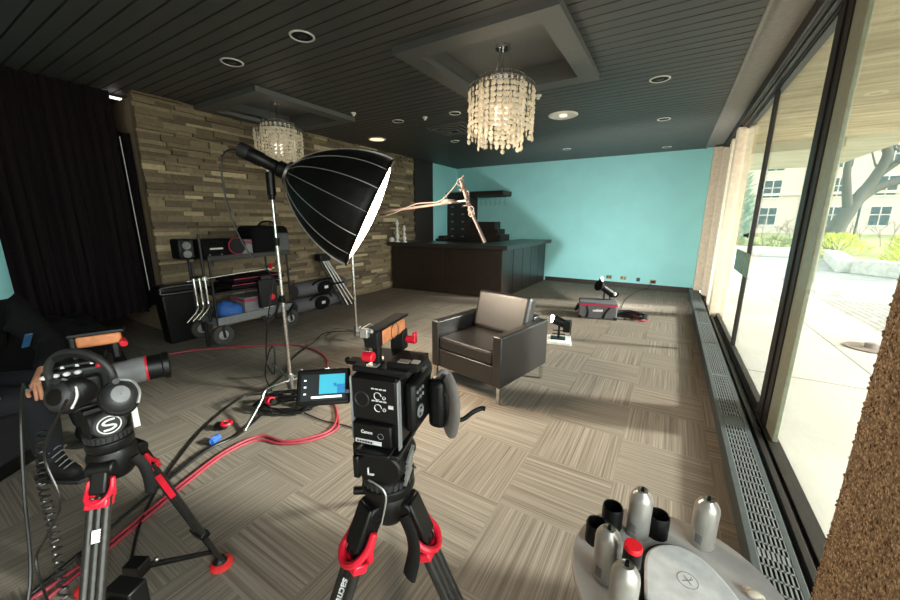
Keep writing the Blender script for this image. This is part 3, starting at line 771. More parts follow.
# lamp and softbox share one axis
AX = Vector((.669, .594, -.447)).normalized()
def axis_matrix(o):
    m = AX.to_track_quat('Z', 'Y').to_matrix().to_4x4(); m.translation = o; return m
t = thing('studio_lamp', 'black cylindrical studio lamp head fixed behind the large softbox', 'light')
t.matrix_world = axis_matrix(Vector((HX, HY, HZ)))
MB().lathe([(.001, -.215), (.045, -.215), (.052, -.2), (.052, -.05), (.046, -.04), (.046, .06), (.06, .075), (.06, .13), (.001, .13)], 28, cap=False).build('housing', 'black', t, bevel=.002)
MB().lathe([(.053, -.21), (.055, -.17), (.055, -.15), (.053, -.14)], 28, cap=False).build('cooling_band', 'dark_grey', t)
MB().lathe([(.06, .13), (.09, .135), (.09, .155), (.06, .16)], 28).build('speed_ring', 'steel', t, bevel=.003)
MB().sph((.05, -.02, 0), (.004, .014, .014)).build('badge', 'print', t)
t = thing('softbox', 'large black parabolic softbox with pale seams, lit front facing the armchair', 'softbox')
t.matrix_world = axis_matrix(Vector((HX, HY, HZ))+AX*.155)
NS = 16; Ls = .64; R0, R1 = .075, .455
def prof(v): return R0+(R1-R0)*(1-(1-v)**1.9)**.80
m = MB(); rows = []
for j in range(11):
    v = j/10; r = prof(v); rows.append([])
    for i in range(NS*3):
        a = 2*PI*i/(NS*3); f = (i % 3)
        k = 1 if f == 0 else 1-.022*v*1
        rows[-1].append(m.bm.verts.new((r*k*math.cos(a), r*k*math.sin(a), v*Ls)))
for A, B in zip(rows, rows[1:]):
    for i in range(NS*3): m.bm.faces.new((A[i], A[(i+1) % (NS*3)], B[(i+1) % (NS*3)], B[i]))
sb = m.build('shell', mat('softbox_cloth', '0b0b0b', .5, var=.25, scale=14, bump=.3, bscale=25, spec=.25), t, ang=80)
so = sb.modifiers.new('thick', 'SOLIDIFY'); so.thickness = .006; so.offset = -1
for i in range(NS):
    a = 2*PI*i/NS
    MB().sweep([((prof(j/10)+.003)*math.cos(a), (prof(j/10)+.003)*math.sin(a), j/10*Ls) for j in range(11)], .0032, 6, smooth=2).build('rib_seam', 'alu', t)
MB().sweep([(R1*math.cos(2*PI*i/NS), R1*math.sin(2*PI*i/NS), Ls) for i in range(NS)], .008, 8, closed=True, smooth=1).build('rim', 'black', t)
df = MB(); df.lathe([(.001, Ls+.045), (.12, Ls+.042), (.25, Ls+.028), (.36, Ls+.01), (.43, Ls-.02)], 48, cap=False)
df.build('diffuser', emit('diffuser_cloth', 'ffe9cd', SB_E if 'SB_E' in globals() else 9), t)
MB().sweep([(.075, .03, .0), (.1, .05, -.03), (.11, .03, .02), (.08, -.02, .05)], .006, 6).build('hook', 'white', t)
tag(MB().sweep([(-2.75, 1.58, 1.95), (-2.84, 1.52, 1.93), (-2.88, 1.5, 1.75), (-2.85, 1.52, 1.45), (-2.78, 1.58, 1.2), (-2.71, 1.66, 1.08), (-2.66, 1.68, 1.0)], .006, 8).build('lamp_cable', 'black_cord'), 'black cable drooping from the rear of the lamp head to the stand', 'cable')
tag(MB().sweep([(-2.66, 1.68, 1.0), (-2.72, 1.62, .6), (-2.78, 1.62, .3), (-2.66, 1.6, .22), (-2.62, 1.6, .45), (-2.70, 1.6, .4), (-2.86, 1.64, .14), (-2.75, 1.62, .012), (-2.62, 1.5, .012), (-2.55, 1.4, .02)], .006, 8).build('stand_cable', 'black_cord'), 'black cable hanging in loops beside chrome column down to the coil', 'cable')
# ================================================================== second stand with boom microphone
t = thing('boom_stand', 'slim chrome stand behind softbox holding out a long boom arm', 'light stand', (-3.14, 2.98, 0))
MB().cone((0, 0, .1), (0, 0, 1.1), .0165).cone((0, 0, 1.1), (0, 0, 1.5), .012).build('column', 'chrome', t)
MB().cone((0, 0, .08), (0, 0, .2), .028).cone((0, .02, .16), (.02, .06, .19), .012).build('hub', 'steel', t, bevel=.004)
for a in (3.7, 3.7+2.09, 3.7+4.19):
    ca, sa = math.cos(a), math.sin(a)
    MB().sweep([(.02*ca, .02*sa, .14), (.22*ca, .22*sa, .17), (.28*ca, .28*sa, .14), (.48*ca, .48*sa, .014)], .011, 8, smooth=5).build('leg', 'chrome', t)
MB().cone((-.03, 0, 1.5), (.03, 0, 1.5), .035).build('grip_head', 'steel', t, bevel=.004)
bm0, bm1 = Vector((-3.35, 2.99, 1.475)), Vector((-1.78, 2.93, 1.615))
t = thing('boom_pole', 'thin pale boom pole reaching out from the softbox stand over the chair', 'boom pole')
MB().cone(bm0, bm0.lerp(bm1, .55), .019, .017).build('thick_section', mat('boom_coat', '6a5f5a', .45, .1), t)
MB().cone(bm0.lerp(bm1, .53), bm1, .013, .012).build('thin_section', mat('boom_thin', '776a65', .45, .1), t)
MB().sweep([bm0.lerp(bm1, .3)+Vector((0, -.02, -.02)), bm0.lerp(bm1, .5)+Vector((0, -.02, -.045)), bm0.lerp(bm1, .75)+Vector((0, -.02, .03)), bm0.lerp(bm1, .92)+Vector((0, -.02, .02)), bm1+Vector((0, 0, .1)), bm1+Vector((.1, 0, .2)), bm1+Vector((.15, -.02, .225))], .005, 6).build('mic_lead', mat('lead_pale', '8a7a72', .6), t)
cl = MB()
for k in range(5): cl.torus((bm1.x+.005, bm1.y-.02-.004*k, bm1.z+.005*k), .08-.008*k, .006, 24, 6, T=None, axis='Z')
tag(cl.build('cable_coil', mat('coil_pale', '7a6a62', .5)), 'small pale cable coil hung at end of the boom pole', 'cable')
t = thing('microphone', 'slim microphone with cluttered shock mount hanging down from boom end over chair', 'microphone')
a0, a1 = Vector((-1.665, 2.915, 1.80)), Vector((-1.535, 2.92, 1.49)); a2 = Vector((-1.415, 2.927, 1.262))
MB().cone(a1, a2, .015, .016, 14).build('barrel', mat('mic_barrel', '625956', .45, .2), t)
MB().cone(a0, a1, .016, .02, 14).build('mount_bar', mat('mount_metal', '6b5e57', .45, .2), t)
cg = MB(); random.seed(21)
for k in range(9):
    p = a0.lerp(a1, (k+.3)/9)+Vector((random.uniform(-.02, .02), random.uniform(-.02, .02), 0))
    cg.torus(p, random.uniform(.022, .036), .005, 14, 6, axis=random.choice('XYZ'))
    cg.sph(p+Vector((random.uniform(-.03, .03), random.uniform(-.03, .01), 0)), random.uniform(.008, .016), 8, 6)
cg.build('shock_mount', mat('mount_plastic', '6b615d', .5), t)
MB().cone(bm1, a0.lerp(a1, .55), .012).build('swivel', 'steel', t)

# ================================================================== equipment cart
CX0, CX1, CY0, CY1 = -4.93, -4.42, 2.05, 3.02
t = thing('equipment_cart', 'black tubular equipment cart with big grey wheels against stone wall', 'cart', ((CX0+CX1)/2, (CY0+CY1)/2, 0))
hx, hy = (CX1-CX0)/2, (CY1-CY0)/2
for sx in (-1, 1):
    for sy in (-1, 1):
        MB().cone((sx*hx*.96, sy*hy, .24), (sx*hx*.96, sy*hy, 1.03), .014).build('post', 'black_metal', t)
        c_ = MB(); c_.b2(sx*hx-.03, sx*hx+.03, sy*hy*.92-.02, sy*hy*.92+.02, .2, .24)
        for k in (-1, 1): c_.box((sx*hx+k*.028, sy*hy*.92, .15), (.006, .03, .13), rx=.1)
        c_ = c_.build('caster', 'black_metal', t, bevel=.002)
        w_ = MB(); T = Matrix.Translation((sx*hx, sy*hy*.92, .12)) @ Matrix.Rotation(PI/2, 4, 'Y')
        w_.lathe([(.06, -.026), (.108, -.026), (.12, -.014), (.12, .014), (.108, .026), (.06, .026)], 32, T, cap=False); w_.build('wheel', 'bigtire', c_)
        hb = MB(); hb.lathe([(.001, -.02), (.056, -.016), (.056, .016), (.001, .02)], 24, T, cap=False)
        for k in range(5):
            a = 2*PI*k/5; hb.sph((sx*hx+.02, sy*hy*.92+.032*math.cos(a), .12+.032*math.sin(a)), (.006, .012, .012), 8, 6)
        hb.build('hub', 'alu', c_)
MB().b2(-hx, hx, -hy, hy, .24, .262).b2(hx-.012, hx+.012, -hy, hy, .24, .33).b2(-hx-.012, -hx+.012, -hy, hy, .24, .33).b2(-hx, hx, -hy-.012, -hy+.012, .24, .33).build('lower_deck', 'grey', t, smooth=False, bevel=.004)
MB().b2(-hx, hx, -hy, hy, 1.0, 1.02).b2(hx-.01, hx+.012, -hy-.02, hy+.05, 1.0, 1.055).b2(-hx-.012, -hx+.01, -hy, hy, 1.0, 1.055).build('top_shelf', 'dark_grey', t, smooth=False, bevel=.004)
MB().cone((hx, -hy, .62), (hx, hy, .62), .012).cone((-hx, -hy, .62), (-hx, hy, .62), .012).cone((hx, -hy, .62), (-hx, -hy, .62), .012).b2(-hx, hx, -hy, hy, .60, .61).build('middle_shelf', 'black_metal', t)
MB().sweep([(hx+.02, .28, .42), (hx+.06, .27, .4), (hx+.06, .2, .2), (hx+.06, .36, .2), (hx+.02, .5, .3)], .018, 8, smooth=4).build('pull_handle', 'black', t)
# things on the cart
def case(name, loc, d, body, band, label, cat, rz=0):
    t = thing(name, label, cat, loc, rz)
    MB().b2(-d[0]/2, d[0]/2, -d[1]/2, d[1]/2, 0, d[2]*.8).build('body', body, t, bevel=.012)
    MB().b2(-d[0]/2-.002, d[0]/2+.002, -d[1]/2-.002, d[1]/2+.002, d[2]*.8, d[2]*.9).build('edge_band', band, t, bevel=.004)
    MB().b2(-d[0]/2, d[0]/2, -d[1]/2, d[1]/2, d[2]*.9, d[2]).build('lid', body, t, bevel=.01)
    return t
c_ = case('equipment_case', (-4.62, 2.62, .264), (.34, .44, .24), 'grey', 'pink', 'grey case with crimson band on the lower deck of the cart', 'case')
MB().b2(.171, .173, .02, .16, .06, .09).build('logo_patch', 'print', c_)
tag(MB().sph((-4.6, 2.24, .37), (.13, .12, .12), 18, 12).sph((-4.55, 2.30, .35), (.10, .12, .1), 16, 10).build('blue_bag', 'blue', bevel=0), 'rumpled blue nylon bag on the lower deck of cart', 'bag')
for k, (zz, dy) in enumerate(((.635, 0), (.705, .03))):
    f_ = thing('folded_flag', ('lower' if k == 0 else 'upper')+' flat black folded fabric panel with pink edge lying on cart middle shelf', 'fabric panel', (-4.66, 2.62+dy, zz))
    MB().b2(-.2, .24, -.36, .3, 0, .055).build('cloth', 'fabric', f_, bevel=.012)
    MB().b2(.238, .243, -.36, .3, .045, .053).build('edge_piping', 'pink', f_)
t = thing('control_box', 'tall black box with red dot hanging on the cart end', 'electronics', (-4.37, 2.66, .36))
MB().b2(-.03, .03, -.12, .12, 0, .36).build('body', 'black', t, bevel=.008)
MB().sph((.032, .04, .12), (.008, .04, .04)).build('red_knob', 'red', t)
MB().b2(-.02, .02, -.08, .08, .36, .4).build('bracket', 'black_metal', t, bevel=.003)
t = thing('camera_bag', 'bulky black camera bag with grey pocket on cart top shelf', 'bag', (-4.62, 2.86, 1.022))
MB().b2(-.2, .2, -.28, .24, 0, .36).build('body', 'fabric', t, bevel=.07, seg=4)
MB().b2(.17, .225, .02, .2, .03, .27).build('pocket', 'bag_grey', t, bevel=.03, seg=3)
MB().sweep([(.05, -.12, .35), (.08, -.06, .41), (.08, .06, .41), (.05, .12, .35)], .012).build('carry_handle', 'fabric', t)
t = thing('long_roll_bag', 'long black camera roll bag on left half of the cart top shelf', 'bag', (-4.66, 2.26, 1.022))
MB().b2(-.16, .2, -.26, .2, 0, .21).build('body', 'fabric', t, bevel=.05, seg=4)
MB().b2(.2, .206, -.17, -.03, .1, .118).build('logo_patch', 'print', t)
for k in range(2): MB().sph((.2, -.18+.13*k, .04), .012, 10, 8).build('buckle', 'steel', t)
t = thing('round_reflector', 'round dark grey folded disc with pink rim on cart front edge', 'reflector', (-4.39, 2.36, 1.155))
MB().lathe([(.001, -.015), (.093, -.015), (.093, .015), (.001, .015)], 32, Matrix.Rotation(PI/2, 4, 'Y'), cap=False).build('disc', 'bag_dark', t)
MB().torus((0, 0, 0), .095, .007, 32, axis='X').build('rim', 'pink', t)
c_ = case('accessory_box', (-4.5, 2.50, 1.022), (.14, .14, .2), 'grey', 'pink', 'little grey box with crimson lid band between the round disc and camera bag', 'box')
t = thing('spotlight_pair', 'black lamp head with two bright lens barrels at the cart left end', 'light', (-4.6, 1.9, 1.03))
MB().b2(-.1, .1, -.1, .06, 0, .22).build('body', 'black', t, bevel=.02)
for k in range(2): MB().cone((.1, -.03, .06+.09*k), (.14, -.035, .06+.09*k), .04).sph((.14, -.035, .06+.09*k), (.01, .03, .03)).build('lens_barrel', 'grey', t)
MB().b2(-.1, .1, .06, .16, -.01, .0).build('bracket', 'black_metal', t)
t = thing('folded_stand', 'pair of dark folded stand poles standing upright at left end of cart', 'light stand', (-4.5, 1.97, 0))
for x, y in ((-.02, -.06), (.04, .02)):
    MB().cone((x, y, .30), (x, y, 1.30 if x > 0 else 1.0), .015).build('pole', 'black_metal', t)
MB().cone((.0, -.02, .30), (.0, -.02, .0), .02).build('foot', 'rubber', t)
MB().box((.01, -.02, .82), (.1, .12, .03)).build('clamp', 'black', t)
# chrome rail with three hooked chrome tubes
t = thing('chrome_arm', 'long chrome arm lying along the front of the cart', 'stand arm', (-4.39, 2.3, .82))
MB().cone((0, -.52, -.015), (0, .5, .03), .0095).build('rod', 'chrome', t)
MB().cone((-.03, -.35, -.005), (.03, -.35, -.005), .03).build('grip_head', 'steel', t, bevel=.004)
MB().cone((-.02, .42, .03), (.04, .42, .03), .03).build('grip_head', 'steel', t, bevel=.004)
MB().cone((.03, .42, .03), (.06, .43, .09), .022).build('knob', 'red', t)
for k in range(3):
    y = 1.84+.055*k
    tag(MB().sweep([(-4.365, y, .83), (-4.36, y, .7), (-4.36, y, .56), (-4.35, y-.005, .52), (-4.33, y-.04, .47), (-4.3, y-.15, .385)], .012, 10, smooth=5).build('bent_tube', 'chrome'),
        ('leftmost', 'middle', 'rightmost')[k]+' of three bent chrome stand legs hooked on the cart rail', 'stand leg', 'bent chrome legs on the cart')
# waste bin
t = thing('waste_bin', 'dark grey waste bin with rounded rim beside the equipment cart', 'bin', (-5.03, 1.9, 0))
m = MB()
for a, b, z0, z1 in ((.09, .15, 0, .6),):
    v0 = [(-a, -b), (a, -b), (a, b), (-a, b)]
    A = [m.bm.verts.new((x, y, z0)) for x, y in v0]; B = [m.bm.verts.new((x*1.3, y*1.2, z1)) for x, y in v0]
    m.bm.faces.new(A[::-1]); m.bm.faces.new(B)
    for i in range(4): m.bm.faces.new((A[i], A[(i+1) % 4], B[(i+1) % 4], B[i]))
m.build('body', 'black', t, bevel=.02, seg=3)
MB().b2(-.13, .13, -.2, .2, .6, .70).build('lid', 'black', t, bevel=.04, seg=4)
MB().sweep([(.134, -.16, .615), (.134, .16, .615), (.134, .185, .65), (.134, .16, .69), (.134, -.16, .69), (.134, -.185, .65)], .005, 6, closed=True, smooth=3).build('rim', 'grey', t)

# ================================================================== bags and stand bundle along the stone wall
def rollbag(loc, rz, L_, r, lab):
    t = thing('roll_bag', lab, 'bag', loc, rz, group='grey roll bags by the stone wall')
    MB().lathe([(.001, -L_/2), (r*.8, -L_/2), (r, -L_/2+.04), (r, L_/2-.04), (r*.8, L_/2), (.001, L_/2)], 20, Matrix.Translation((0, 0, r)) @ Matrix.Rotation(PI/2, 4, 'X') @ Matrix.Diagonal((1.25, 1, 1, 1)), cap=False).build('body', 'bag_grey', t)
    MB().lathe([(.001, 0), (.12, 0), (.13, .012), (.12, .03), (.001, .035)], 24, Matrix.Translation((r*1.2, -.02, r)) @ Matrix.Rotation(PI/2, 4, 'Y') @ Matrix.Diagonal((.85, 1.2, 1, 1)), cap=False).build('end_pad', 'fabric', t)
    MB().b2(r*1.2+.035, r*1.2+.038, -.05, .02, r-.015, r+.03).build('logo_patch', 'print', t)
    MB().sweep([(r*1.1, -.25, r*1.6), (r*1.3, -.15, r*2.15), (r*1.3, .12, r*2.2), (r*1.1, .2, r*1.6)], .016, 8, flat=.5).build('carry_strap', 'fabric', t)
    return t
rollbag((-5.0, 3.9, 0), .04, .95, .115, 'lower of two grey roll bags, lying on the carpet along the stone wall')
rollbag((-5.03, 4.02, .245), -.03, 1.0, .11, 'upper of two grey roll bags, stacked on top of the other by the stone wall')
t = thing('tripod_bundle', 'folded bundle of dark metal tripod legs leaning on stone wall', 'tripod', (-4.78, 4.28, 0))
for k in range(6):
    y = -.11+.045*k; x = .06*(k % 2)
    MB().cone((x, y+.10, .01), (x-.27, y*.5-.2, .82), .014, .017, 10).build('leg', 'steel' if k % 2 else 'black_metal', t)
MB().b2(-.32, -.16, -.3, -.08, .78, .9).build('head', 'black', t, bevel=.02)
MB().box((-.1, -.05, .4), (.14, .26, .03), rz=.1).build('strap', 'black', t, bevel=.004)

# ================================================================== cords and cables on the carpet
def cord(name, pts, r, m, lab, cat='cable', seg=8):
    return tag(MB().sweep([(x, y, z) for x, y, z in pts], r, seg, smooth=6).build(name, m), lab, cat)
g = .011
cord('red_power_cord', [(-4.62, 1.5, g), (-4.57, 1.588, g), (-4.463, 1.80, g), (-4.1, 2.18, g), (-3.64, 2.5, g), (-3.1, 2.45, g), (-2.7, 2.15, g), (-2.3, 1.85, g), (-2.05, 1.70, g), (-1.90, 1.52, g), (-1.95, 1.36, g), (-2.06, 1.25, g), (-2.25, 1.207, g), (-2.28, 1.0, g), (-2.2, .75, g), (-2.119, .56, g), (-2.03, .35, g), (-1.98, .2, g), (-1.95, 0, g), (-1.9, -.3, g)], .0095, 'red_cord', 'long red power cord snaking across the carpet round the chrome stand')
cord('red_extension_cord', [(-2.02, 1.68, g), (-1.87, 1.54, g), (-1.91, 1.35, g), (-2.05, 1.225, g), (-2.22, 1.17, g), (-2.25, .98, g), (-2.17, .74, g), (-2.085, .55, g), (-1.99, .33, g), (-1.9, .1, g)], .008, 'red_cord', 'second thinner red cord running alongside on the chair side of the long red cord')
cord('black_floor_cable', [(-2.78, 1.6, g), (-2.9, 1.45, g), (-2.72, 1.1, g), (-2.45, .8, g), (-2.2, .58, g), (-2.0, .45, g), (-1.7, .3, g), (-1.5, .1, g)], .007, 'black_cord', 'black cable running over the carpet from the coil towards the left tripod')
cord('black_feed_cable', [(-2.5, 1.36, g), (-2.38, 1.12, g+.005), (-2.36, .95, g+.02), (-2.30, .75, g+.012), (-2.2, .56, g+.02), (-2.06, .3, g+.02), (-1.99, .1, g)], .009, 'black_cord', 'thicker black feed cable lying along the red cord by the chrome stand foot')
cord('thin_boom_cable', [(-3.14, 2.94, .15), (-3.4, 2.74, .14), (-3.5, 2.62, .03), (-3.3, 2.2, g), (-3.05, 1.95, g), (-2.9, 1.7, g)], .006, 'black_cord', 'thin black cable trailing from the boom stand base to the coil')
cord('monitor_cable', [(-2.25, 1.56, g), (-2.05, 1.56, g), (-1.85, 1.60, g), (-1.6, 1.62, g), (-1.35, 1.6, g), (-1.15, 1.5, g)], .005, 'black_cord', 'thin black cable running over the carpet from the coil to behind the centre camera')
random.seed(9)
P = []
for i in range(120):
    a = i*2*PI/14; w = random.uniform(.5, 1.05)
    P.append((-2.42+.26*w*math.cos(a)*math.cos(.5)-.12*w*math.sin(a)*math.sin(.5), 1.53+.26*w*math.cos(a)*math.sin(.5)+.12*w*math.sin(a)*math.cos(.5), .014+.0009*i*(.6+.4*math.sin(a))+random.uniform(0, .02)))
tag(MB().sweep(P, .0085, 6, smooth=2).build('cable_coil', 'black_cord'), 'thick oval coil of black cable on the carpet at the chrome stand foot', 'cable')
t = thing('cord_connector', 'red round connector lying on top of the black cable coil', 'connector', (-2.46, 1.42, .115))
MB().cone((-.02, 0, 0), (.03, 0, .01), .03).build('shell', 'red', t, bevel=.004); MB().cone((.03, 0, .01), (.06, 0, .01), .02).build('boot', 'rubber', t)
t = thing('cord_connector', 'black and red plug at the left end of the cable coil', 'connector', (-2.55, 1.12, .03), .4)
MB().cone((-.05, 0, 0), (.02, 0, .01), .028).build('shell', 'rubber', t, bevel=.004); MB().torus((.03, 0, .03), .03, .01).build('ring', 'red', t)
tag(MB().cone((-2.45, 1.04, .03), (-2.42, .98, .03), .022).torus((-2.43, 1.0, .03), .022, .008, axis='X').build('cable_tie', 'blue', bevel=.002), 'blue cable tie wrapped on the black feed cable', 'cable tie')
# ================================================================== tripods
def tripod(x, y, zc, feet, lab, sticker=None, q=1.0, ls=1.0):
    """feet: (dx, dy) of each foot from the axis"""
    t = thing('camera_tripod', lab, 'tripod', (x, y, 0))
    MB().lathe([(.001, zc-.05), (.04, zc-.05), (.062, zc-.02), (.064, zc+.03), (.055, zc+.05), (.001, zc+.05)], 28, cap=False).build('bowl', 'black', t, bevel=.002)
    for n, (dx, dy) in enumerate(feet):
        d = Vector((dx, dy, 0)); e = d.normalized(); s = Vector((-e.y, e.x, 0))
        A = e*.06+Vector((0, 0, zc+.01)); F = Vector((dx, dy, .03)); v = (F-A); L_ = v.length; v.normalize(); w = v.cross(s).normalized()
        X = Matrix((s, w, v)).transposed().to_4x4(); X.translation = A
        lg = MB()
        for k in (-1, 0, 1): lg.cone((k*.019*ls, 0, .10*q), (k*.019*ls, 0, L_*.72), (.0115 if k else .0105)*ls, seg=12, T=X)
        leg = lg.build('leg', 'carbon', t)
        sh = MB(); sh.box((0, 0, .04*q), (.052*q, .045*q, .10*q), T=X); sh.cone((-.035, 0, .0), (.035, 0, .0), .022, T=X); sh.build('shoulder', 'black', leg, bevel=.006)
        rc = MB()
        pts = [(-.036, 0, .035), (-.037, -.004, .075), (-.03, -.02, .105), (0, -.026, .122), (.03, -.02, .105), (.037, -.004, .075), (.036, 0, .035)]
        rc.sweep([X @ (Vector(p)*q) for p in pts], .0085*q, 8, smooth=4)
        pts = [(-.036, 0, .035), (-.037, .004, .075), (-.03, .02, .105), (0, .026, .122), (.03, .02, .105), (.037, .004, .075), (.036, 0, .035)]
        rc.sweep([X @ (Vector(p)*q) for p in pts], .0085*q, 8, smooth=4)
        rc.box((0, 0, .122*q), (.066*q+.004, .042, .026), T=X)
        rc.build('clamp_collar', 'red', leg, bevel=.005)
        lo = MB()
        for k in (-1, 1): lo.cone((k*.013, 0, L_*.70), (k*.013, 0, L_-.015), .009, seg=12, T=X)
        lo.build('lower_section', 'carbon', leg)
        MB().box((0, 0, L_*.72), (.062, .034, .03), T=X).box((.034, 0, L_*.72), (.014, .03, .05), T=X).build('leg_lock', 'black', leg, bevel=.004)
        MB().cone((dx*.985, dy*.985, .03), (dx, dy, .055), .03, .014).build('ankle', 'black', leg, bevel=.003)
        ft = MB(); ft.lathe([(.001, 0), (.036, 0), (.044, .008), (.044, .018), (.03, .03), (.001, .032)], 24, Matrix.Translation((dx, dy, 0)), cap=False); ft.build('foot', 'red_rubber', leg)
        if sticker and n in sticker: sticker[n](leg, X)
    return t
def facing_leg(X, out):
    """frame on the leg surface, x running down the leg, facing direction out"""
    v = X.to_3x3() @ Vector((0, 0, 1)); o = Vector(out); o = (o-v*o.dot(v)).normalized()
    return v, o
# --- left tripod
def st_white(leg, X):
    v, o = facing_leg(X, (1.0, -.25, .4)); p = X @ Vector((0, 0, .185)); y = o.cross(v)
    m = Matrix((y, v, o)).transposed().to_4x4(); m.translation = p+o*.0125
    q = MB().box((0, 0, 0), (.022, .034, .003)).build('leg_sticker', 'print', leg); q.matrix_local = m
    q2 = MB()
    for i in range(4): q2.box((0, -.011+.007*i, .002), (.015, .002, .001))
    q2 = q2.build('sticker_print', 'dark_grey', q)
def st_red(leg, X):
    v, o = facing_leg(X, (1.0, -.25, .4)); p = X @ Vector((0, 0, .19)); y = o.cross(v)
    m = Matrix((y, v, o)).transposed().to_4x4(); m.translation = p+o*.031
    q = MB().box((0, 0, 0), (.018, .12, .004)).build('red_strip', 'red', leg); q.matrix_local = m
TX, TY, TZ = -1.45, .31, .70
tri1 = tripod(TX, TY, TZ, [(-.039, .26), (.29, -.26), (-.385, -.07)], 'carbon camera tripod with red collars at the left, its pan head badged', sticker={0: st_red, 1: st_white}, q=.8)
m = MB()
A0 = Vector((-.02, -.0, .26)); B0 = Vector((-.035, .235, .10))
m.cone(A0, B0, .011, .009).box(A0, (.06, .05, .05), rz=.5); m.build('spreader_arm', 'black', tri1, bevel=.003)
MB().sph(A0+Vector((.02, .05, .0)), .009).build('spreader_knob', 'steel', tri1)
h = MB(); h.sweep([(.075, .03, TZ+.02), (.085, .045, TZ-.02), (.09, .05, TZ-.07), (.085, .05, TZ-.12)], .016, 8, flat=.5); h.build('carry_strap', 'rubber', tri1)
# head
def fluid_head(x, y, z, lab, rz, emblem=True):
    t = thing('fluid_head', lab, 'tripod head', (x, y, z), rz)
    MB().lathe([(.001, 0), (.055, 0), (.06, .012), (.058, .03), (.05, .034), (.001, .034)], 32, cap=False).build('base', 'black', t, bevel=.002)
    r = MB(); r.lathe([(.001, .034), (.054, .034), (.056, .058), (.001, .058)], 32, cap=False)
    for k in range(28):
        a = 2*PI*k/28; r.box((.056*math.cos(a), .056*math.sin(a), .046), (.005, .007, .02), rz=a)
    r.build('drag_ring', 'dark_grey', t)
    MB().cone((0, -.05, .1), (0, .05, .1), .052, .052, 28).sph((0, 0, .085), (.054, .05, .04)).build('tilt_housing', 'black', t, bevel=.005)
    MB().b2(-.05, .05, -.055, .055, .14, .155).b2(-.035, .035, -.07, .08, .155, .165).build('camera_plate', 'black_metal', t, bevel=.003)
    return t
fh = fluid_head(TX, TY, TZ+.05, 'black fluid pan head with round white badge on the left tripod', 0)
# emblem: ring and slanted bar strokes, facing the camera side
out = Vector((1.0, -.12, .36)).normalized(); xd = Vector((.12, 1.0, 0)).normalized()
fr = frame((0, 0, .098), xd, (0, 0, 1)); fr.translation = Vector((0, 0, .095))+fr.to_3x3() @ Vector((0, 0, .058))
cap_ = MB().lathe([(.001, .003), (.036, .003), (.042, -.004), (.042, -.03), (.001, -.03)], 32, cap=False).build('badge_cap', 'dark_grey', fh); cap_.matrix_local = fr
e_ = MB().torus((0, 0, .004), .027, .0018, 32, 6)
e_.sweep([(.014, .016, .004), (-.004, .015, .004), (-.014, .007, .004), (-.006, .001, .004), (.008, -.002, .004), (.014, -.008, .004), (.003, -.015, .004), (-.015, -.015, .004)], .0032, 6, smooth=4)
e_ = e_.build('badge_emblem', 'print', cap_)
q = MB().b2(-.003, .003, -.008, .008, -.04, .04).build('white_level_strip', 'white', fh); q.location = (.035, .062, .085)

# ================================================================== left camera
cam1 = thing('video_camera', 'black cinema camera with grey zoom lens on the left tripod', 'camera', (-1.483, .226, .915), -.36)
MB().b2(-.065, .06, -.01, .13, 0, .125).build('body', 'black', cam1, bevel=.012, seg=3)
MB().b2(.06, .085, .02, .11, .015, .10).sph((.075, .06, .06), (.03, .045, .045)).build('hand_grip', 'black', cam1, bevel=.008)
b = MB()
for i in range(4):
    for j in range(2): b.cone((.045-.03*j, .005+.03*i, .125), (.045-.03*j, .005+.03*i, .132), .006, seg=12)
b.build('top_buttons', 'print', cam1)
MB().lathe([(.001, .125), (.036, .125), (.036, .14), (.001, .14)], 28, Matrix.Translation((0, 0, .065)) @ Matrix.Rotation(-PI/2, 4, 'X'), cap=False).build('lens_mount', 'steel', cam1)
T = Matrix.Translation((0, 0, .065)) @ Matrix.Rotation(-PI/2, 4, 'X')
ln = MB().lathe([(.001, .135), (.036, .135), (.037, .17), (.040, .175), (.041, .21), (.001, .21)], 32, T, cap=False).build('lens', 'grey', cam1)
MB().lathe([(.0415, .208), (.0425, .209), (.0425, .213), (.0415, .214)], 32, T, cap=False).build('red_ring', 'red', ln)
MB().lathe([(.001, .207), (.040, .207), (.040, .25), (.045, .252), (.045, .268), (.04, .27), (.036, .265), (.001, .258)], 32, T, cap=False).build('focus_barrel', 'black', ln, bevel=.001)
MB().lathe([(.001, .2585), (.033, .2615), (.0355, .2655)], 32, T, cap=False).build('front_glass', 'pane_dark', ln)
MB().sph((.055, .11, .12), .008).build('record_button', 'red', cam1)
hd = MB(); hd.b2(-.012, .014, .065, .165, .165, .20); hd = hd.build('wooden_handle', 'orange', cam1, bevel=.008)
MB().b2(-.016, .018, .05, .175, .20, .211).b2(-.01, .01, .052, .064, .12, .2).b2(-.01, .01, .14, .155, .12, .2).b2(-.05, .05, .0, .12, .125, .135).build('handle_frame', 'black_metal', hd, bevel=.003)
MB().cone((.0, .165, .17), (.03, .17, .165), .010).build('pink_clamp', 'red', hd, bevel=.002)
k_ = MB()
for i in range(4): k_.sph((.064, .0+.022*i, .112), (.0085, .0085, .006), 10, 6)
k_.build('white_dials', 'print', cam1)
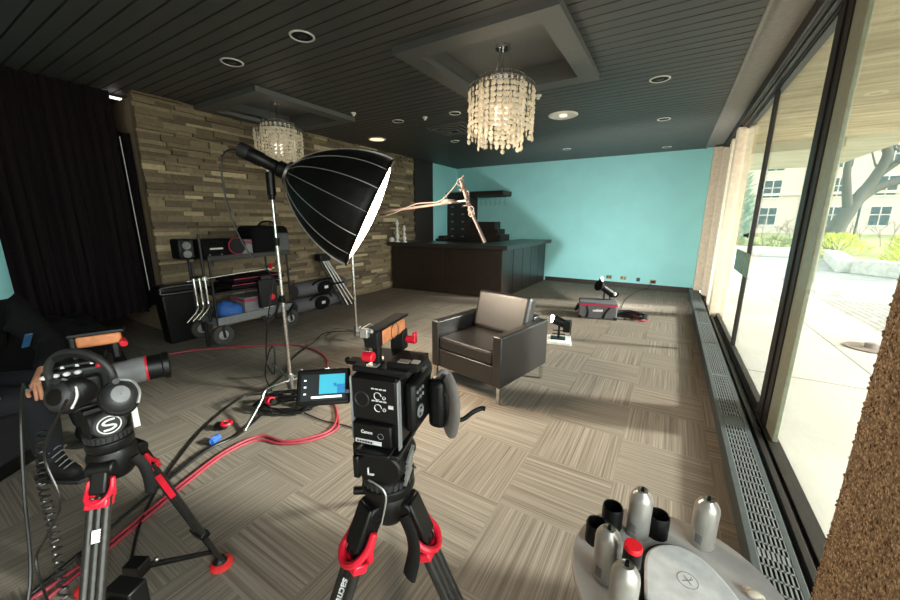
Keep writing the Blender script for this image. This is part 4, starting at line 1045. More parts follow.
# headphones hung over it
Rr = Vector((.854, .519, 0)); Up = Vector((.05, -.05, 1)).normalized(); Cn = Vector((-1.34, .258, 1.03))
t = thing('headphones', 'black padded studio headphones draped over the rear of left camera', 'headphones', Cn)
MB().sweep([Rr*(.088*math.cos(a))+Up*(.075*math.sin(a)) for a in [PI*k/14 for k in range(-1, 16)]], .0095, 10, flat=1.0, smooth=2).build('headband', 'dark_grey', t)
MB().sweep([Rr*(.083*math.cos(a))+Up*(.069*math.sin(a)) for a in [PI*k/14 for k in range(4, 11)]], .011, 10, smooth=2).build('headband_pad', 'rubber', t)
for sx, cc, nn in ((-1, Vector((-.055, -.035, -.058)), Vector((.62, -.75, .35))), (1, Vector((.10, .045, -.05)), Vector((.85, -.1, .55)))):
    Q = nn.normalized().to_track_quat('Z', 'Y').to_matrix().to_4x4(); Q.translation = cc
    cup = MB().lathe([(.001, .022), (.02, .022), (.03, .017), (.036, .004), (.036, -.012), (.001, -.012)], 28, Q @ Matrix.Diagonal((1, 1.18, 1, 1)), cap=False).build('ear_cup', 'dark_grey', t)
    MB().torus((0, 0, -.02), .031, .013, 28, 8, T=Q @ Matrix.Diagonal((1, 1.18, 1, 1))).build('ear_pad', 'rubber', cup)
    MB().lathe([(.001, .0245), (.019, .0235), (.021, .021)], 24, Q @ Matrix.Diagonal((1, 1.18, 1, 1)), cap=False).build('cup_disc', 'grey' if sx > 0 else 'black', cup)
    MB().sweep([Q @ Vector((-.0, .0465, .002)), Q @ Vector((.03, .034, .004)), Q @ Vector((.041, 0, .004)), Q @ Vector((.03, -.034, .004))], .004, 6).build('yoke', 'alu', cup)
    MB().cone(Rr*(.088*sx)+Up*-.01, cc+Up*.045, .008).build('slider', 'dark_grey', t)
t = thing('battery_plate', 'black accessory pack strapped inside the left tripod legs', 'battery', (-1.36, .25, .27), .4)
MB().b2(-.05, .05, -.03, .03, -.05, .05).b2(-.035, .06, -.045, -.03, -.04, .03).build('body', 'black', t, bevel=.006)
MB().b2(-.03, .0, -.05, -.045, -.0, .022).build('red_label', 'red', t); MB().b2(.02, .055, -.05, -.046, -.035, -.028).build('pale_edge', 'alu', t)
# coiled lead + loose leads on the left tripod
P = []; pth = [Vector(p) for p in ((-1.62, .2, .80), (-1.55, .165, .68), (-1.44, .15, .55), (-1.31, .12, .40), (-1.2, .09, .27), (-1.13, .07, .16))]
def along(pth, t):
    k = min(int(t*(len(pth)-1)), len(pth)-2); f = t*(len(pth)-1)-k; return pth[k].lerp(pth[k+1], f)
for i in range(46*8):
    t_ = i/(46*8-1); c0 = along(pth, t_); a = i*2*PI/8
    P.append(c0+Vector((.5, .85, 0))*.011*math.cos(a)+Vector((.4, -.2, .6))*.013*math.sin(a))
tag(MB().sweep(P, .0032, 5, smooth=1).build('coiled_lead', 'black_cord'), 'coiled black telephone-style lead hanging down the near left tripod leg', 'cable')
cord('loose_lead', [(-1.5, .18, .98), (-1.72, .2, .93), (-1.78, .18, .78), (-1.7, .14, .58), (-1.55, .09, .36), (-1.48, .0, .16), (-1.45, -.05, .012)], .005, 'black_cord', 'loose black lead looping out at far left of the left tripod')
cord('thin_lead', [(-1.33, .22, .98), (-1.42, .17, .82), (-1.38, .17, .68), (-1.45, .14, .56), (-1.5, .11, .46), (-1.38, .1, .36), (-1.26, .08, .3)], .0035, 'black_cord', 'thin black lead dropping from headphones in front of the left tripod')

# ================================================================== centre tripod and camera
def st_word(leg, X):
    v, o = facing_leg(X, (.35, -.9, .35)); p = X @ Vector((0, 0, .235)); y = o.cross(v)
    m = Matrix((v, y, o)).transposed().to_4x4(); m.translation = p+o*.0145
    tx = text('sachtler', .03, 'print', leg, m, bold=.0006)
GX, GY, GZ = -.615, .675, .655
tri2 = tripod(GX, GY, GZ, [(-.10, -.335), (.34, .08), (-.5, .54)], 'carbon camera tripod with red collars in centre foreground under the larger camera', sticker={0: st_word}, q=1.2, ls=1.25)
h = MB(); h.sweep([(.085, -.04, GZ+.02), (.115, -.045, GZ-.02), (.125, -.05, GZ-.07), (.115, -.06, GZ-.14)], .024, 8, flat=.4); h.build('carry_strap', 'rubber', tri2)
MB().cone((-.06, -.03, GZ+.03), (-.09, -.05, GZ+.03), .012).build('bowl_knob', 'black', tri2, bevel=.003)
fh2 = fluid_head(GX, GY, GZ+.05, 'bulky black fluid pan head under the centre camera', .3)
fh2.scale = (1.25, 1.25, .98)
MB().b2(-.06, -.045, -.05, .02, .06, .13).b2(-.07, -.05, -.03, 0, .1, .15).build('brake_lever', 'black', fh2, bevel=.004)
q = MB()
for k in range(5): q.box((.056, -.02+.004*k, .065+.014*k), (.006, .045, .006), rx=.5)
q.build('striped_side', 'alu', fh2)
q = MB().b2(-.022, -.02, -.056, -.052, .085, .105).b2(-.022, -.008, -.056, -.052, .085, .088).build('lock_mark', 'print', fh2)
MB().sweep([(-.02, -.057, .07), (.0, -.06, .065), (.018, -.062, .05), (.022, -.064, .02), (.01, -.07, -.06)], .002, 6).build('wire', 'alu', fh2)
HD2 = math.radians(14)
cm = thing('video_camera', 'large black cinema camera with flip-out lit monitor in the centre foreground', 'camera', (-.622, .685, .868), HD2)
MB().b2(-.066, .066, -.06, .1, 0, .195).build('body', 'black', cm, bevel=.012, seg=3)
bt = MB().b2(-.062, .05, -.074, -.055, .002, .066).build('battery', 'black', cm, bevel=.005)
MB().b2(-.054, .022, -.0755, -.0735, .009, .02).build('white_label', 'print', bt)
lb = MB()
for i in range(6): lb.b2(-.05+.008*i, -.05+.008*i+.006, -.0765, -.0755, .0115, .0165)
lb.build('label_marks', 'dark_grey', bt)
def back(x, z, y): return Matrix(((1, 0, 0, x), (0, 0, -1, y), (0, 1, 0, z), (0, 0, 0, 1)))
text('Canon', .0125, 'print', bt, back(-.02, .042, -.0748), bold=.0003)
MB().torus((-.01+.03, -.0745, .036), .008, .0008, 16, 5, axis='Y').build('battery_mark', 'grey', bt)
MB().b2(-.063, .064, -.066, -.055, .072, .19).build('rear_panel', 'black_metal', cm, bevel=.004)
bt2 = MB()
for zz in (.145, .112):
    for i in range(4): bt2.b2(-.005+.011*i, .003+.011*i, -.068, -.066, zz+.018, zz+.021)
    bt2.torus((.012, -.067, zz), .010, .0011, 18, 5, axis='Y', arc=5.2)
    bt2.torus((.03, -.067, zz-.003), .004, .001, 12, 5, axis='Y')
bt2.b2(.042, .055, -.068, -.066, .115, .124); bt2.build('panel_marks', 'print', cm)
MB().torus((-.035, -.066, .13), .02, .0025, 24, 6, axis='Y').build('jog_dial', 'dark_grey', cm)
MB().b2(-.069, -.064, -.068, -.05, .01, .19).build('edge_guard', 'grey', cm, bevel=.003)
MB().b2(.066, .071, -.07, -.05, .0, .19).build('edge_guard', 'grey', cm, bevel=.003)
# right-hand side: controls, grip and strap
sd = MB().b2(.066, .10, -.03, .10, .03, .17).build('side_module', 'black', cm, bevel=.012)
dk = MB()
for i in range(3):
    for j in range(2): dk.cone((.1, -.015+.018*i, .145-.02*j), (.103, -.015+.018*i, .145-.02*j), .005, seg=10)
dk.torus((.102, .0, .085), .016, .003, 20, 6, axis='X').sph((.103, 0, .085), .005); dk.build('side_controls', 'grey', sd)
gp = MB().b2(.10, .155, .05, .12, .0, .15).sph((.128, .09, .05), (.036, .04, .06)).build('hand_grip', 'black', cm, bevel=.02, seg=3)
MB().sweep([(.16, .055, .165), (.178, .04, .14), (.185, .04, .08), (.175, .05, .02), (.155, .07, -.005)], .026, 10, smooth=5, flat=.35).build('hand_strap', mat('strap_leather', '7d7976', .32, var=.1), gp)
MB().sweep([(.13, .06, .165), (.15, .05, .185), (.17, .05, .17)], .006, 8).build('strap_loop', 'grey', gp)
MB().sweep([(.155, .10, .01), (.19, .11, .012), (.215, .12, .032), (.24, .13, .045), (.252, .13, .045)], .007, 8).b2(.15, .175, .09, .125, -.012, .02).build('zoom_lever', 'black', gp)
# lens ahead
T = Matrix.Translation((0, 0, .1)) @ Matrix.Rotation(-PI/2, 4, 'X')
MB().lathe([(.001, .095), (.045, .095), (.045, .12), (.04, .125), (.041, .2), (.046, .205), (.046, .245), (.001, .24)], 32, T, cap=False).build('lens', 'black', cm)
# top plate + handle + clamps
MB().b2(-.07, .09, -.05, .1, .195, .212).b2(-.11, -.07, -.02, .02, .198, .208).cone((-.12, 0, .203), (-.11, 0, .203), .009).b2(.02, .11, -.03, .05, .205, .225).build('top_plate', 'rubber', cm, bevel=.004)
MB().b2(-.03, .0, -.045, -.02, .212, .216).b2(.05, .08, -.025, -.005, .225, .228).b2(.085, .105, -.02, .0, .225, .228).box((-.03, .0, .216), (.05, .02, .004), rz=.5).build('bright_fittings', 'alu', cm)
hd = MB(); hd.b2(-.028, .008, -.02, .125, .262, .305); hd = hd.build('wooden_handle', 'orange', cm, bevel=.008)
MB().b2(-.031, .011, -.045, .14, .305, .312).b2(-.03, .01, -.05, -.022, .265, .31).b2(-.02, .0, -.03, -.01, .21, .27).b2(-.03, .012, .095, .13, .21, .27).build('handle_frame', 'rubber', hd, bevel=.004)
MB().torus((.0085, .05, .284), .022, .0012, 20, 5, axis='X').build('handle_emblem', 'dark_grey', hd)
MB().b2(-.034, -.012, -.062, -.048, .295, .318).cone((-.03, -.05, .312), (.0, -.055, .312), .005).build('cold_shoe', 'alu', hd, bevel=.002)
MB().cone((-.03, -.055, .245), (.0, -.055, .245), .013).build('clamp_knob', 'red', hd, bevel=.003)
MB().cone((.012, .115, .24), (.045, .115, .24), .011).b2(.035, .045, .105, .125, .23, .265).build('clamp_lever', 'red', hd, bevel=.003)
# monitor on the left
mn = MB().box((0, 0, 0), (.142, .016, .098)).build('monitor', 'black', cm, bevel=.006)
mn.location = (-.165, -.045, .135); mn.rotation_euler = (-.55, -.02, .42)
sc_ = MB().b2(-.058, .06, -.0095, -.0082, -.036, .034).build('screen', emit('screen_dark', '2c3436', .25, '101516'), mn, smooth=False)
MB().b2(-.01, .058, -.0105, -.0095, -.02, .032).build('live_picture', emit('screen_cyan', '3fb4cc', .75, '1d5560'), sc_, smooth=False)
q = MB().b2(.028, .036, -.0112, -.0105, .002, .008).b2(.03, .046, -.0112, -.0105, -.002, .002).b2(.038, .058, -.0112, -.0105, -.02, .004); q.build('picture_detail', emit('screen_blue', '2b8fd0', .6, '123a55'), sc_, smooth=False)
q = MB().b2(-.03, .05, -.0112, -.0105, -.031, -.025)
for i in range(3): q.b2(-.05, -.044, -.0112, -.0105, -.02+.018*i, -.016+.018*i)
q.build('screen_readout', emit('screen_white', 'dfe6e6', .8), sc_, smooth=False)
MB().sweep([(-.10, -.04, .13), (-.085, -.03, .13), (-.066, -.01, .14)], .012, 8).build('monitor_hinge', 'black_metal', cm)
MB().sph((-.23, -.05, .105), .012, 8, 6).build('monitor_knob', 'black', cm)

# ================================================================== round side table and what is on it
TB = (.112, .958); TT = .52
t = thing('round_side_table', 'small round side table with grey mottled top in lower right corner', 'table', (TB[0], TB[1], 0))
MB().lathe([(.001, TT-.024), (.252, TT-.024), (.258, TT-.018), (.258, TT-.004), (.254, TT), (.001, TT)], 64, cap=False).build('table_top', 'laminate', t)
MB().cone((0, 0, .02), (0, 0, TT-.03), .03).cone((0, 0, TT-.05), (0, 0, TT-.024), .05, .1).build('pedestal', 'black_metal', t)
MB().lathe([(.001, 0), (.2, 0), (.2, .01), (.05, .025), (.001, .025)], 40, cap=False).build('base', 'black_metal', t)
def can(x, y, lab, h=.162, r=.0315, rot=0):
    t = thing('spray_can', lab, 'spray can', (x, y, TT), rot, 'bare silver spray cans on the table')
    MB().lathe([(.001, 0), (r-.002, 0), (r, .003), (r, h*.74), (r*.95, h*.80), (r*.78, h*.87), (r*.5, h*.915), (r*.46, h*.93), (r*.4, h*.92), (.001, h*.92)], 36, cap=False).build('body', 'can', t, ang=60)
    MB().lathe([(r*.42, h*.925), (r*.48, h*.935), (r*.48, h*.945), (r*.40, h*.94)], 28, cap=False).build('crimp_ring', 'steel', t)
    MB().cone((0, 0, h*.92), (0, 0, h*.985), .005, .004, 10).box((.0, -.003, h*.975), (.006, .009, .009)).build('nozzle', 'black', t)
    p = MB()
    for i in range(5):
        a = -2.2+rot*0; zz = .022+.006*i
        for k in range(3): p.box(((r+.0003)*math.cos(a+.2*k), (r+.0003)*math.sin(a+.2*k), zz), (.0012, .006, .0028), rz=a+.2*k)
    p.build('print_block', 'grey', t)
can(.012, 1.084, 'silver spray can between the black caps at far side of the table')
can(.177, 1.142, 'silver spray can at the far right rim of round table')
can(-.052, .886, 'silver spray can at left side of table in front of two black caps')
can(-.002, .786, 'silver spray can nearest the camera, cut off by the bottom of the picture', .175)
def cap_(x, y, lab, h=.07, r=.03):
    t = thing('overcap', lab, 'cap', (x, y, TT), group='loose black spray can caps')
    MB().lathe([(r, 0), (r, h*.9), (r*.93, h), (r*.86, h*.97), (r*.84, h*.2), (.001, h*.15)], 32, cap=False).build('cap', 'black', t)
cap_(-.06, 1.075, 'black cap standing left of the far spray can, farther of the pair')
cap_(-.092, .992, 'black cap at the left edge of table, nearer of the pair', .062)
cap_(.063, 1.112, 'black cap standing just right of the far spray can')
t = thing('spray_bottle', 'slim black bottle with bright red cap beside the white case', 'bottle', (.006, .852, TT))
MB().lathe([(.001, 0), (.017, 0), (.018, .004), (.018, .08), (.0175, .1), (.021, .105), (.021, .15), (.001, .15)], 28, cap=False).build('body', 'black', t)
MB().lathe([(.0205, .15), (.0205, .160), (.019, .163), (.001, .163)], 28, cap=False).build('red_cap', mat('bright_red', 'ff1f2e', .4), t)
# white rounded case
raw = [(.032, .985), (.05, 1.03), (.085, 1.062), (.13, 1.075), (.178, 1.058), (.22, 1.01), (.258, .95), (.30, .865), (.315, .79), (.27, .73), (.16, .715), (.075, .74), (.043, .82), (.036, .90)]
def smooth_poly(R, it=2):
    for _ in range(it):
        Q = []
        for i in range(len(R)):
            a, b = Vector((*R[i], 0)), Vector((*R[(i+1) % len(R)], 0)); Q += [tuple(a.lerp(b, .25))[:2], tuple(a.lerp(b, .75))[:2]]
        R = Q
    return R
poly = smooth_poly(raw)
cx, cy = .165, .9
rel = [(x-cx, y-cy) for x, y in poly]
t = thing('white_case', 'flat rounded white case with black rim and small circled emblem on table', 'case', (cx, cy, TT))
MB().prism([(x*1.05, y*1.05) for x, y in rel], 0, .016).build('rim', 'black', t, bevel=.004)
MB().prism([(x*.97, y*.97) for x, y in rel], .016, .03).build('lid', mat('white_shell', 'e4e4e2', .35, coat=.2), t, bevel=.008, seg=3)
em = MB(); em.torus((-.03, .056, .0302), .023, .0007, 36, 4)
for a, l_ in ((.6, .0145), (-.9, .0135)):
    em.box((-.03, .056, .0303), (2*l_, .0014, .0006), rz=a)
em.box((-.03+.007, .056+.008, .0303), (.014, .0014, .0006), rz=1.3)
em.build('emblem', 'grey', t)
tag(MB().sph((.283, 1.02, TT+.010), (.02, .012, .010), 12, 8).sph((.296, 1.008, TT+.008), (.012, .014, .008), 10, 7).sph((.27, 1.028, TT+.008), (.012, .01, .008), 10, 7).build('tissue', mat('tissue_paper', 'd9cfbc', .9), ang=80), 'crumpled cream tissue lying at right edge of the table', 'tissue')

# ================================================================== seated person at the far left
def skin_mesh(name, V, E, R, m, parent, sub=2, root=0):
    me = bpy.data.meshes.new(name); me.from_pydata([Vector(v) for v in V], E, []); o = bpy.data.objects.new(name, me); COL.objects.link(o)
    if parent is not None: o.parent = parent
    s = o.modifiers.new('skin', 'SKIN'); s.use_smooth_shade = True
    for i, r in enumerate(R):
        d = me.skin_vertices[0].data[i]; d.radius = (r, r) if isinstance(r, (int, float)) else r; d.use_root = (i == root)
    ss = o.modifiers.new('sub', 'SUBSURF'); ss.levels = sub; ss.render_levels = sub
    me.materials.append(M[m] if isinstance(m, str) else m); return o
person = thing('person', 'seated person in dark jacket, trousers and laced boots, hand on knee, at far left', 'person', (-3.2, .12, 0))
def W_(x, y, z): return Vector((x+3.2, y-.12, z))
V, E, R = [], [], []
def add(p, r, par=None):
    V.append(W_(*p)); R.append(r)
    if par is not None: E.append((par, len(V)-1))
    return len(V)-1
pel = add((-3.25, .1, .52), .09); sp1 = add((-3.22, .15, .70), .085, pel); sp2 = add((-3.17, .22, .88), .09, sp1); nk = add((-3.13, .27, 1.03), .06, sp2); hd0 = add((-3.14, .26, 1.10), .055, nk); hd1 = add((-3.13, .20, 1.22), .085, hd0); hd2 = add((-3.13, .19, 1.31), .075, hd1)
# left arm (towards the room)
s1 = add((-3.24, .40, .95), .035, sp2); e1 = add((-3.03, .50, .72), .03, s1); w1 = add((-2.83, .40, .64), .024, e1)
pm = add((-2.765, .378, .615), .032, w1)
FB = [((-2.725, .352, .605), -.012), ((-2.715, .368, .606), .004), ((-2.718, .386, .605), .02), ((-2.726, .402, .602), .032)]
for (fx, fy, fz), o_ in FB:
    k = add((fx-.005, fy, fz), .0105, pm); k2 = add((fx+.022, fy-.004, fz-.022), .0095, k); k3 = add((fx+.022, fy-.006, fz-.052), .0085, k2); add((fx+.008, fy-.006, fz-.07), .0075, k3)
th = add((-2.76, .345, .60), .012, pm); th2 = add((-2.735, .325, .58), .010, th); add((-2.715, .325, .56), .009, th2)
# right arm, resting on the other leg
s2 = add((-2.98, .06, .95), .035, sp2); e2 = add((-2.88, -.02, .70), .03, s2); w2_ = add((-2.86, .13, .62), .024, e2); pm2 = add((-2.84, .18, .60), .028, w2_)
for k in range(4):
    q1 = add((-2.83+.016*k, .21-.006*k, .595), .0095, pm2); q2 = add((-2.825+.016*k, .235-.006*k, .58), .009, q1); add((-2.82+.016*k, .24-.006*k, .555), .008, q2)
q1 = add((-2.87, .20, .59), .011, pm2); add((-2.865, .225, .575), .009, q1)
# legs
for hip, kn, an, toe in (((-3.33, .17, .50), (-3.05, .55, .50), (-3.13, .58, .10), (-3.05, .70, .04)), ((-3.14, .05, .50), (-2.86, .37, .50), (-2.87, .36, .10), (-2.76, .45, .04))):
    h_ = add(hip, .05, pel); k_ = add(kn, .04, h_); a_ = add(an, .03, k_); add(toe, .025, a_)
body = skin_mesh('body', V, E, R, 'skin', person)
# clothes
V, E, R = [], [], []
a = add((-3.25, .1, .50), .155); b_ = add((-3.22, .15, .70), .155, a); c_ = add((-3.17, .22, .88), .165, b_); add((-3.135, .265, 1.01), .085, c_)
l1 = add((-3.24, .40, .95), .085, c_); l2 = add((-3.03, .50, .72), .066, l1); add((-2.845, .405, .645), .045, l2)
r1 = add((-2.98, .06, .95), .085, c_); r2 = add((-2.88, -.02, .70), .066, r1); add((-2.86, .12, .63), .045, r2)
jk = skin_mesh('jacket', V, E, R, 'fabric', person)
V, E, R = [], [], []
p0 = add((-3.25, .1, .50), .15)
for hip, kn, an in (((-3.33, .17, .50), (-3.05, .55, .50), (-3.13, .58, .13)), ((-3.14, .05, .50), (-2.86, .37, .50), (-2.87, .36, .13))):
    h_ = add(hip, .10, p0); k_ = add(kn, .078, h_); m_ = add(tuple(.5*(Vector(kn)+Vector(an))), .072, k_); add(an, .062, m_)
skin_mesh('trousers', V, E, R, 'navy', person)
for an, d in (((-3.13, .58), Vector((.8, 1, 0))), ((-2.87, .36), Vector((1, .5, 0)))):
    d.normalize(); n_ = Vector((-d.y, d.x, 0))
    V, E, R = [], [], []
    o0 = Vector((an[0], an[1], 0))
    k0 = add(tuple(o0+Vector((0, 0, .19))), .055); k1 = add(tuple(o0+Vector((0, 0, .08))), .055, k0); k2 = add(tuple(o0-d*.05+Vector((0, 0, .045))), .042, k1)
    k3 = add(tuple(o0+d*.08+Vector((0, 0, .055))), .05, k1); add(tuple(o0+d*.17+Vector((0, 0, .045))), .042, k3)
    bo = skin_mesh('boot', V, E, R, 'rubber', person)
    T = Matrix((d, n_, Vector((0, 0, 1)))).transposed().to_4x4(); T.translation = W_(o0.x, o0.y, 0)
    MB().prism([(-.1, -.03), (-.06, -.045), (.1, -.05), (.19, -.04), (.22, 0), (.19, .04), (.1, .05), (-.06, .045), (-.1, .03)], .0, .022, T).build('sole', 'dark_grey', bo, bevel=.004)
    lc = MB()
    for i in range(5):
        f = i/4; p = Vector((.045+.05*(1-f)*1.2, 0, .095+.1*f))
        lc.sweep([T @ (p+Vector((0, -.035, -.012))), T @ (p+Vector((.02, 0, .012))), T @ (p+Vector((0, .035, -.008)))], .0035, 6)
    lc.build('laces', 'grey', bo)
MB().sph(W_(-3.135, .19, 1.29), (.1, .1, .085), 20, 14).build('hair', 'hair', person, ang=80)
face = MB()
face.cone(W_(-3.07, .275, 1.215), W_(-3.045, .30, 1.195), .014, .012, 10)
face.sph(W_(-3.11, .285, 1.225), .012, 10, 8); face.sph(W_(-3.045, .235, 1.225), .012, 10, 8)
face.build('facial_features', 'skin', person)
MB().box(W_(-2.97, .40, .80), (.010, .035, .10), rz=.3, ry=.6).build('blue_phone', mat('phone_blue', '31567c', .25), person, bevel=.008)
t = thing('stool', 'low dark upholstered stool under the seated person', 'stool', (-3.3, .1, 0), .65)
MB().b2(-.24, .24, -.24, .24, .08, .36).build('cushion', 'bag_dark', t, bevel=.03, seg=3)
MB().b2(-.22, .22, -.22, .22, 0, .08).build('plinth', 'black', t)
# ================================================================== outside
struct(MB().b2(.77, 2.55, -6, 90, -.12, -.02).build('pavement', 'walk', smooth=False))
struct(MB().b2(2.55, 60, -6, 90, -.13, -.03).build('forecourt', 'paver', smooth=False))
struct(MB().b2(.80, 3.13, .3, 12.55, 2.76, 3.1).b2(.80, 2.2, 8.5, 8.75, 2.62, 2.76).build('canopy', 'canopy', smooth=False))
struct(MB().b2(2.9, 3.13, 12.2, 12.55, -.1, 2.76).build('canopy_post', 'canopy', smooth=False))
# kerbed beds
kb = MB()
def kerb(name, x0, y0, x1, y1, h, w=.5):
    d = Vector((x1-x0, y1-y0, 0)); L_ = d.length; n = max(1, int(L_/1.5)); m = MB(); a = math.atan2(d.y, d.x)
    for i in range(n):
        c0 = Vector((x0, y0, 0))+d*((i+.5)/n); m.box((c0.x, c0.y, h/2-.03), (L_/n-.015, w, h), rz=a)
    return struct(m.build(name, 'concrete', smooth=False, bevel=.03))
kerb('kerb_near', 4.75, 15.2, 13, 5.5, .42)
kerb('kerb_far', -4, 21.3, 4.7, 20.6, .40)
kerb('kerb_return', 4.55, 15.2, 5.6, 20.4, .36)
struct(MB().prism([(4.9, 15.5), (13.3, 5.8), (60, 5.8), (60, 58), (-30, 58), (-30, 21.6), (5.6, 20.9)], -.1, .12).build('planting_bed', 'soil', smooth=False))
random.seed(5)
def shrub(x, y, h, r, m, lab, cat='shrub', n=900, grp=None, ls=.16):
    t = thing('shrub' if cat == 'shrub' else 'conifer', lab, cat, (x, y, .1), 0, grp)
    f = MB()
    for i in range(n):
        a = random.uniform(0, 2*PI); u = random.random(); rr = r*math.sqrt(random.random())
        z = h*random.random()**.8; k = math.sqrt(max(0, 1-(z/h)**2)); p = Vector((rr*k*math.cos(a), rr*k*math.sin(a), z))
        d = Vector((math.cos(a)*.6, math.sin(a)*.6, random.uniform(.2, 1.1))).normalized()*ls*random.uniform(.6, 1.4); w = d.orthogonal().normalized()*ls*.16
        w.rotate(Euler((random.random()*6, random.random()*6, 0)))
        f.quad(p-w, p+w, p+d+w*.3, p+d-w*.3)
    f.build('foliage', m, t, smooth=False)
    s = MB()
    for i in range(5):
        a = 2*PI*i/5; s.cone((0, 0, -.05), (r*.4*math.cos(a), r*.4*math.sin(a), h*.6), .02, .008, 6)
    s.build('stems', 'bark', t)
G = 'yellow-green shrubs along the forecourt kerb'
shrub(6.2, 15.8, 1.15, .85, 'leaf_yel', 'yellow-green spiky shrub at corner of the near kerb, left end of its row', grp=G)
shrub(7.7, 14.7, 1.5, .95, 'leaf_yel', 'large yellow-green spiky shrub second from the kerb corner', n=1300, grp=G)
shrub(9.4, 13.3, 1.7, 1.2, 'leaf_yel', 'large yellow-green spiky shrub third from the kerb corner', n=1300, grp=G)
shrub(7.2, 17.5, 1.2, 1.1, 'leaf_yel', 'yellow-green shrub standing behind the kerb-corner shrub', grp=G)
shrub(6.2, 22.2, .8, 1.0, 'leaf_yel', 'low yellow-green shrub behind far kerb, beside the bare tree', n=600, grp=G)
shrub(8.8, 21.5, 1.0, 1.2, 'leaf_yel', 'low broad yellow-green shrub to the right of the bare tree', n=700, grp=G)
shrub(11.2, 19.5, 3.0, 1.3, 'leaf_tan', 'tan dry-leaved bush at the right, in front of the pale building', n=1500)
shrub(2.4, 22.6, .55, .85, 'soil', 'low dry grass clump behind far kerb seen through the glass doors', n=500)
shrub(4.3, 22.8, .6, .95, 'soil', 'low dry grass clump just left of the bare tree', n=500)
shrub(2.3, 24.5, 4.6, 1.15, 'leaf_grn', 'tall grey-green conifer seen through the far glass door', 'tree', 2600, ls=.3)
shrub(1.2, 27, 5.6, 1.2, 'leaf_grn', 'tallest grey-green conifer furthest left behind the glass', 'tree', 2600, ls=.3)
# bare branching tree
t = thing('bare_tree', 'bare grey tree with thick leaning limbs in the planting bed', 'tree', (6.9, 25.6, .1))
tr = MB()
tr.sweep([(-.25, 0, -.15), (.05, .1, 1.0), (.5, .4, 2.0), (1.0, .9, 2.9)], lambda u: .42-.17*u, 12)
tr.sweep([(.6, .5, 2.2), (1.3, 1.0, 2.9), (2.4, 1.6, 3.35), (3.8, 2.0, 3.6), (5.2, 2.0, 4.3)], lambda u: .24-.14*u, 10)
tr.sweep([(.9, .8, 2.7), (1.3, 1.0, 3.6), (1.5, 1.0, 4.6), (1.0, 1.0, 5.4), (.4, .9, 5.6), (-.1, .9, 5.2)], lambda u: .24-.14*u, 10)
tr.sweep([(.4, .3, 1.9), (.2, .4, 3.0), (.1, .5, 4.2), (.5, .6, 5.3)], lambda u: .22-.13*u, 10)
tr.sweep([(1.4, 1.0, 3.6), (2.2, 1.3, 4.3), (3.4, 1.5, 4.6), (5.0, 1.8, 5.2)], lambda u: .15-.1*u, 8)
tr.build('trunk', 'bark', t)
tw = MB(); random.seed(8)
def twig(p, d, l, r, dep):
    q = p+d*l; tw.cone(p, q, r, r*.6, 5)
    if dep:
        for _ in range(3):
            e = Vector((random.gauss(0, .6), random.gauss(0, .4), random.gauss(.1, .5))); twig(p.lerp(q, random.uniform(.4, 1)), (d+e).normalized(), l*.65, r*.6, dep-1)
for p in ((1.2, 1, 4.0), (.3, .9, 5.5), (2.4, 1.5, 4.4), (4.0, 1.7, 4.8), (.3, .5, 4.8), (2.6, 1.6, 3.4), (4.5, 2, 4.0)):
    for _ in range(2): twig(Vector(p), Vector((random.uniform(-.6, .8), .1, random.uniform(.1, .9))).normalized(), .9, .05, 3)
tw.build('twigs', 'bark', t)
t = thing('bare_shrub_row', 'thin bare brown branches in front of the pale building', 'shrub', (0, 0, 0))
tw = MB(); random.seed(17)
for i in range(26):
    twig(Vector((2+i*.42, 30+random.uniform(-1, 1), .1)), Vector((random.uniform(-.3, .3), 0, 1)).normalized(), 1.0, .03, 2)
tw.build('branches', mat('twig_brown', '9a7f6c', .9), t)
# pale building
t = thing('stone_building', 'pale limestone building with dark paned windows across the forecourt', 'building', (0, 60, 0))
MB().b2(-30, 70, 0, 6, -.2, 26).build('wall', 'facade', t, smooth=False)
cs = MB()
for z in (4.55, 10.9): cs.b2(-30, 70, -.25, 0, z, z+.3)
for x in (-4.5, 12.7, 29): cs.b2(x, x+1.0, -.2, 0, -.1, 26)
cs.build('string_course', 'facade', t, smooth=False)
for z in (2.1, 5.35, 8.5, 11.8):
    for x in (-1.5, 3.2, 6.5, 9.9, 15.7, 19.5, 23.5, 27, 33, 38):
        w = MB(); a, b = .78, 1.0
        w.b2(x-a-.12, x+a+.12, -.12, 0, z-b-.15, z-b).b2(x-a-.08, x-a, -.06, 0, z-b, z+b).b2(x+a, x+a+.08, -.06, 0, z-b, z+b).b2(x-a, x+a, -.06, 0, z+b, z+b+.1).b2(x-.05, x+.05, -.05, 0, z-b, z+b).b2(x-a, x+a, -.05, 0, z+.1, z+.2)
        w = w.build('window', 'concrete', t, smooth=False)
        MB().b2(x-a, x+a, -.02, .01, z-b, z+b).build('pane', 'pane_dark', w, smooth=False)
tag(MB().cone((2.16, 6.05, -.02), (2.16, 6.05, -.005), .22, seg=32).cone((2.16, 6.05, -.005), (2.16, 6.05, .05), .05).build('floor_plate', mat('rust_steel', '8f7d72', .6), bevel=.002), 'flat round metal base on the pavement just beyond the pebble pillar', 'base')
tag(MB().cone((11.9, 40, 0), (11.9, 40, 3.6), .07).sph((11.9, 40, 3.75), .25).build('lamp_post', 'dark_grey'), 'slim dark lamp post in front of the pale building', 'lamp post')

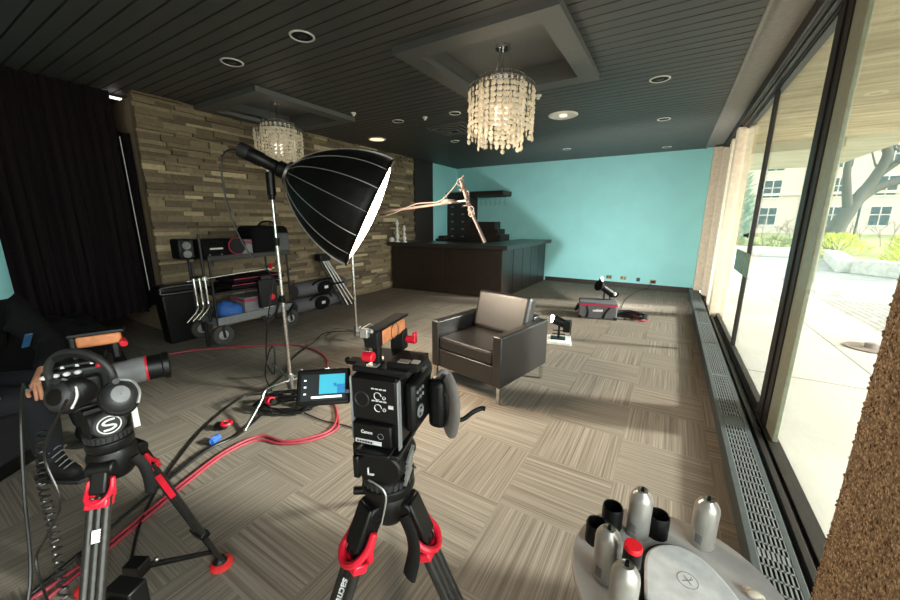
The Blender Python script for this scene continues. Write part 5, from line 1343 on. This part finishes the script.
# ================================================================== light
wd = bpy.data.worlds.new('sky'); SC.world = wd; wd.use_nodes = True
N, L = wd.node_tree.nodes, wd.node_tree.links
bg = N['Background']; bg.inputs['Strength'].default_value = SKY
tc = N.new('ShaderNodeTexCoord'); sp = N.new('ShaderNodeSeparateXYZ'); L.new(tc.outputs['Generated'], sp.inputs[0])
rp = N.new('ShaderNodeValToRGB'); rp.color_ramp.elements[0].color = (1, .98, .95, 1); rp.color_ramp.elements[1].color = (.86, .93, 1, 1)
L.new(sp.outputs[2], rp.inputs[0])
# overcast with a glow added low on the open side to brighten the room
dt = N.new('ShaderNodeVectorMath'); dt.operation = 'DOT_PRODUCT'; L.new(tc.outputs['Generated'], dt.inputs[0]); dt.inputs[1].default_value = Vector((.80, -.50, .33)).normalized()
gl = math_node(N, L, 'MULTIPLY', math_node(N, L, 'POWER', math_node(N, L, 'MAXIMUM', dt.outputs['Value'], 0), 4), GLOW)
gm = N.new('ShaderNodeVectorMath'); gm.operation = 'SCALE'; L.new(rp.outputs[0], gm.inputs[0]); L.new(math_node(N, L, 'ADD', gl, 1), gm.inputs['Scale'])
L.new(gm.outputs[0], bg.inputs['Color'])
# soft bounce portals: area portals at the window line help the sampler
for ya, yb in ((-2.9, .1), (1.5, 2.93), (3.4, 6.58)):
    a = bpy.data.lights.new('window_portal', 'AREA'); a.shape = 'RECTANGLE'; a.size = yb-ya; a.size_y = 2.6; a.cycles.is_portal = True
    o = bpy.data.objects.new('window_portal', a); COL.objects.link(o); o.location = (.79, (ya+yb)/2, 1.36)
    o.rotation_euler = Matrix(((0, 0, 1), (1, 0, 0), (0, 1, 0))).to_euler()
# camera
F_ = 359.35; pi_, ya_, ro_ = math.radians(12.42), math.radians(31.295), math.radians(.15)
fw = Vector((-math.sin(ya_)*math.cos(pi_), math.cos(ya_)*math.cos(pi_), -math.sin(pi_))); r_ = Vector((math.cos(ya_), math.sin(ya_), 0)); u_ = r_.cross(fw)
r2, u2 = r_*math.cos(ro_)+u_*math.sin(ro_), u_*math.cos(ro_)-r_*math.sin(ro_)
cd = bpy.data.cameras.new('camera'); cd.sensor_width = 36; cd.lens = F_/900*36; cd.clip_start = .03; cd.clip_end = 300
co = bpy.data.objects.new('camera', cd); COL.objects.link(co)
mm = Matrix((r2, u2, -fw)).transposed().to_4x4(); mm.translation = (0, 0, 1.45); co.matrix_world = mm
SC.camera = co
vs = SC.view_settings; vs.view_transform = 'Standard'; vs.look = 'None'; vs.gamma = 1; vs.use_curve_mapping = False; vs.exposure = EXPO
cy = SC.cycles; cy.max_bounces = 10; cy.diffuse_bounces = 5; cy.glossy_bounces = 4; cy.transmission_bounces = 6; cy.transparent_max_bounces = 12
cy.use_denoising = True; cy.sample_clamp_indirect = 8; cy.caustics_reflective = False; cy.caustics_refractive = False
sn = bpy.data.lights.new('veiled_sun', 'SUN'); sn.energy = SUN; sn.angle = math.radians(6); sn.color = (1, .95, .88)
so_ = bpy.data.objects.new('veiled_sun', sn); COL.objects.link(so_); so_.location = (20, 10, 12)
so_.rotation_euler = Vector((-1, -.30, -.43)).to_track_quat('-Z', 'Y').to_euler()
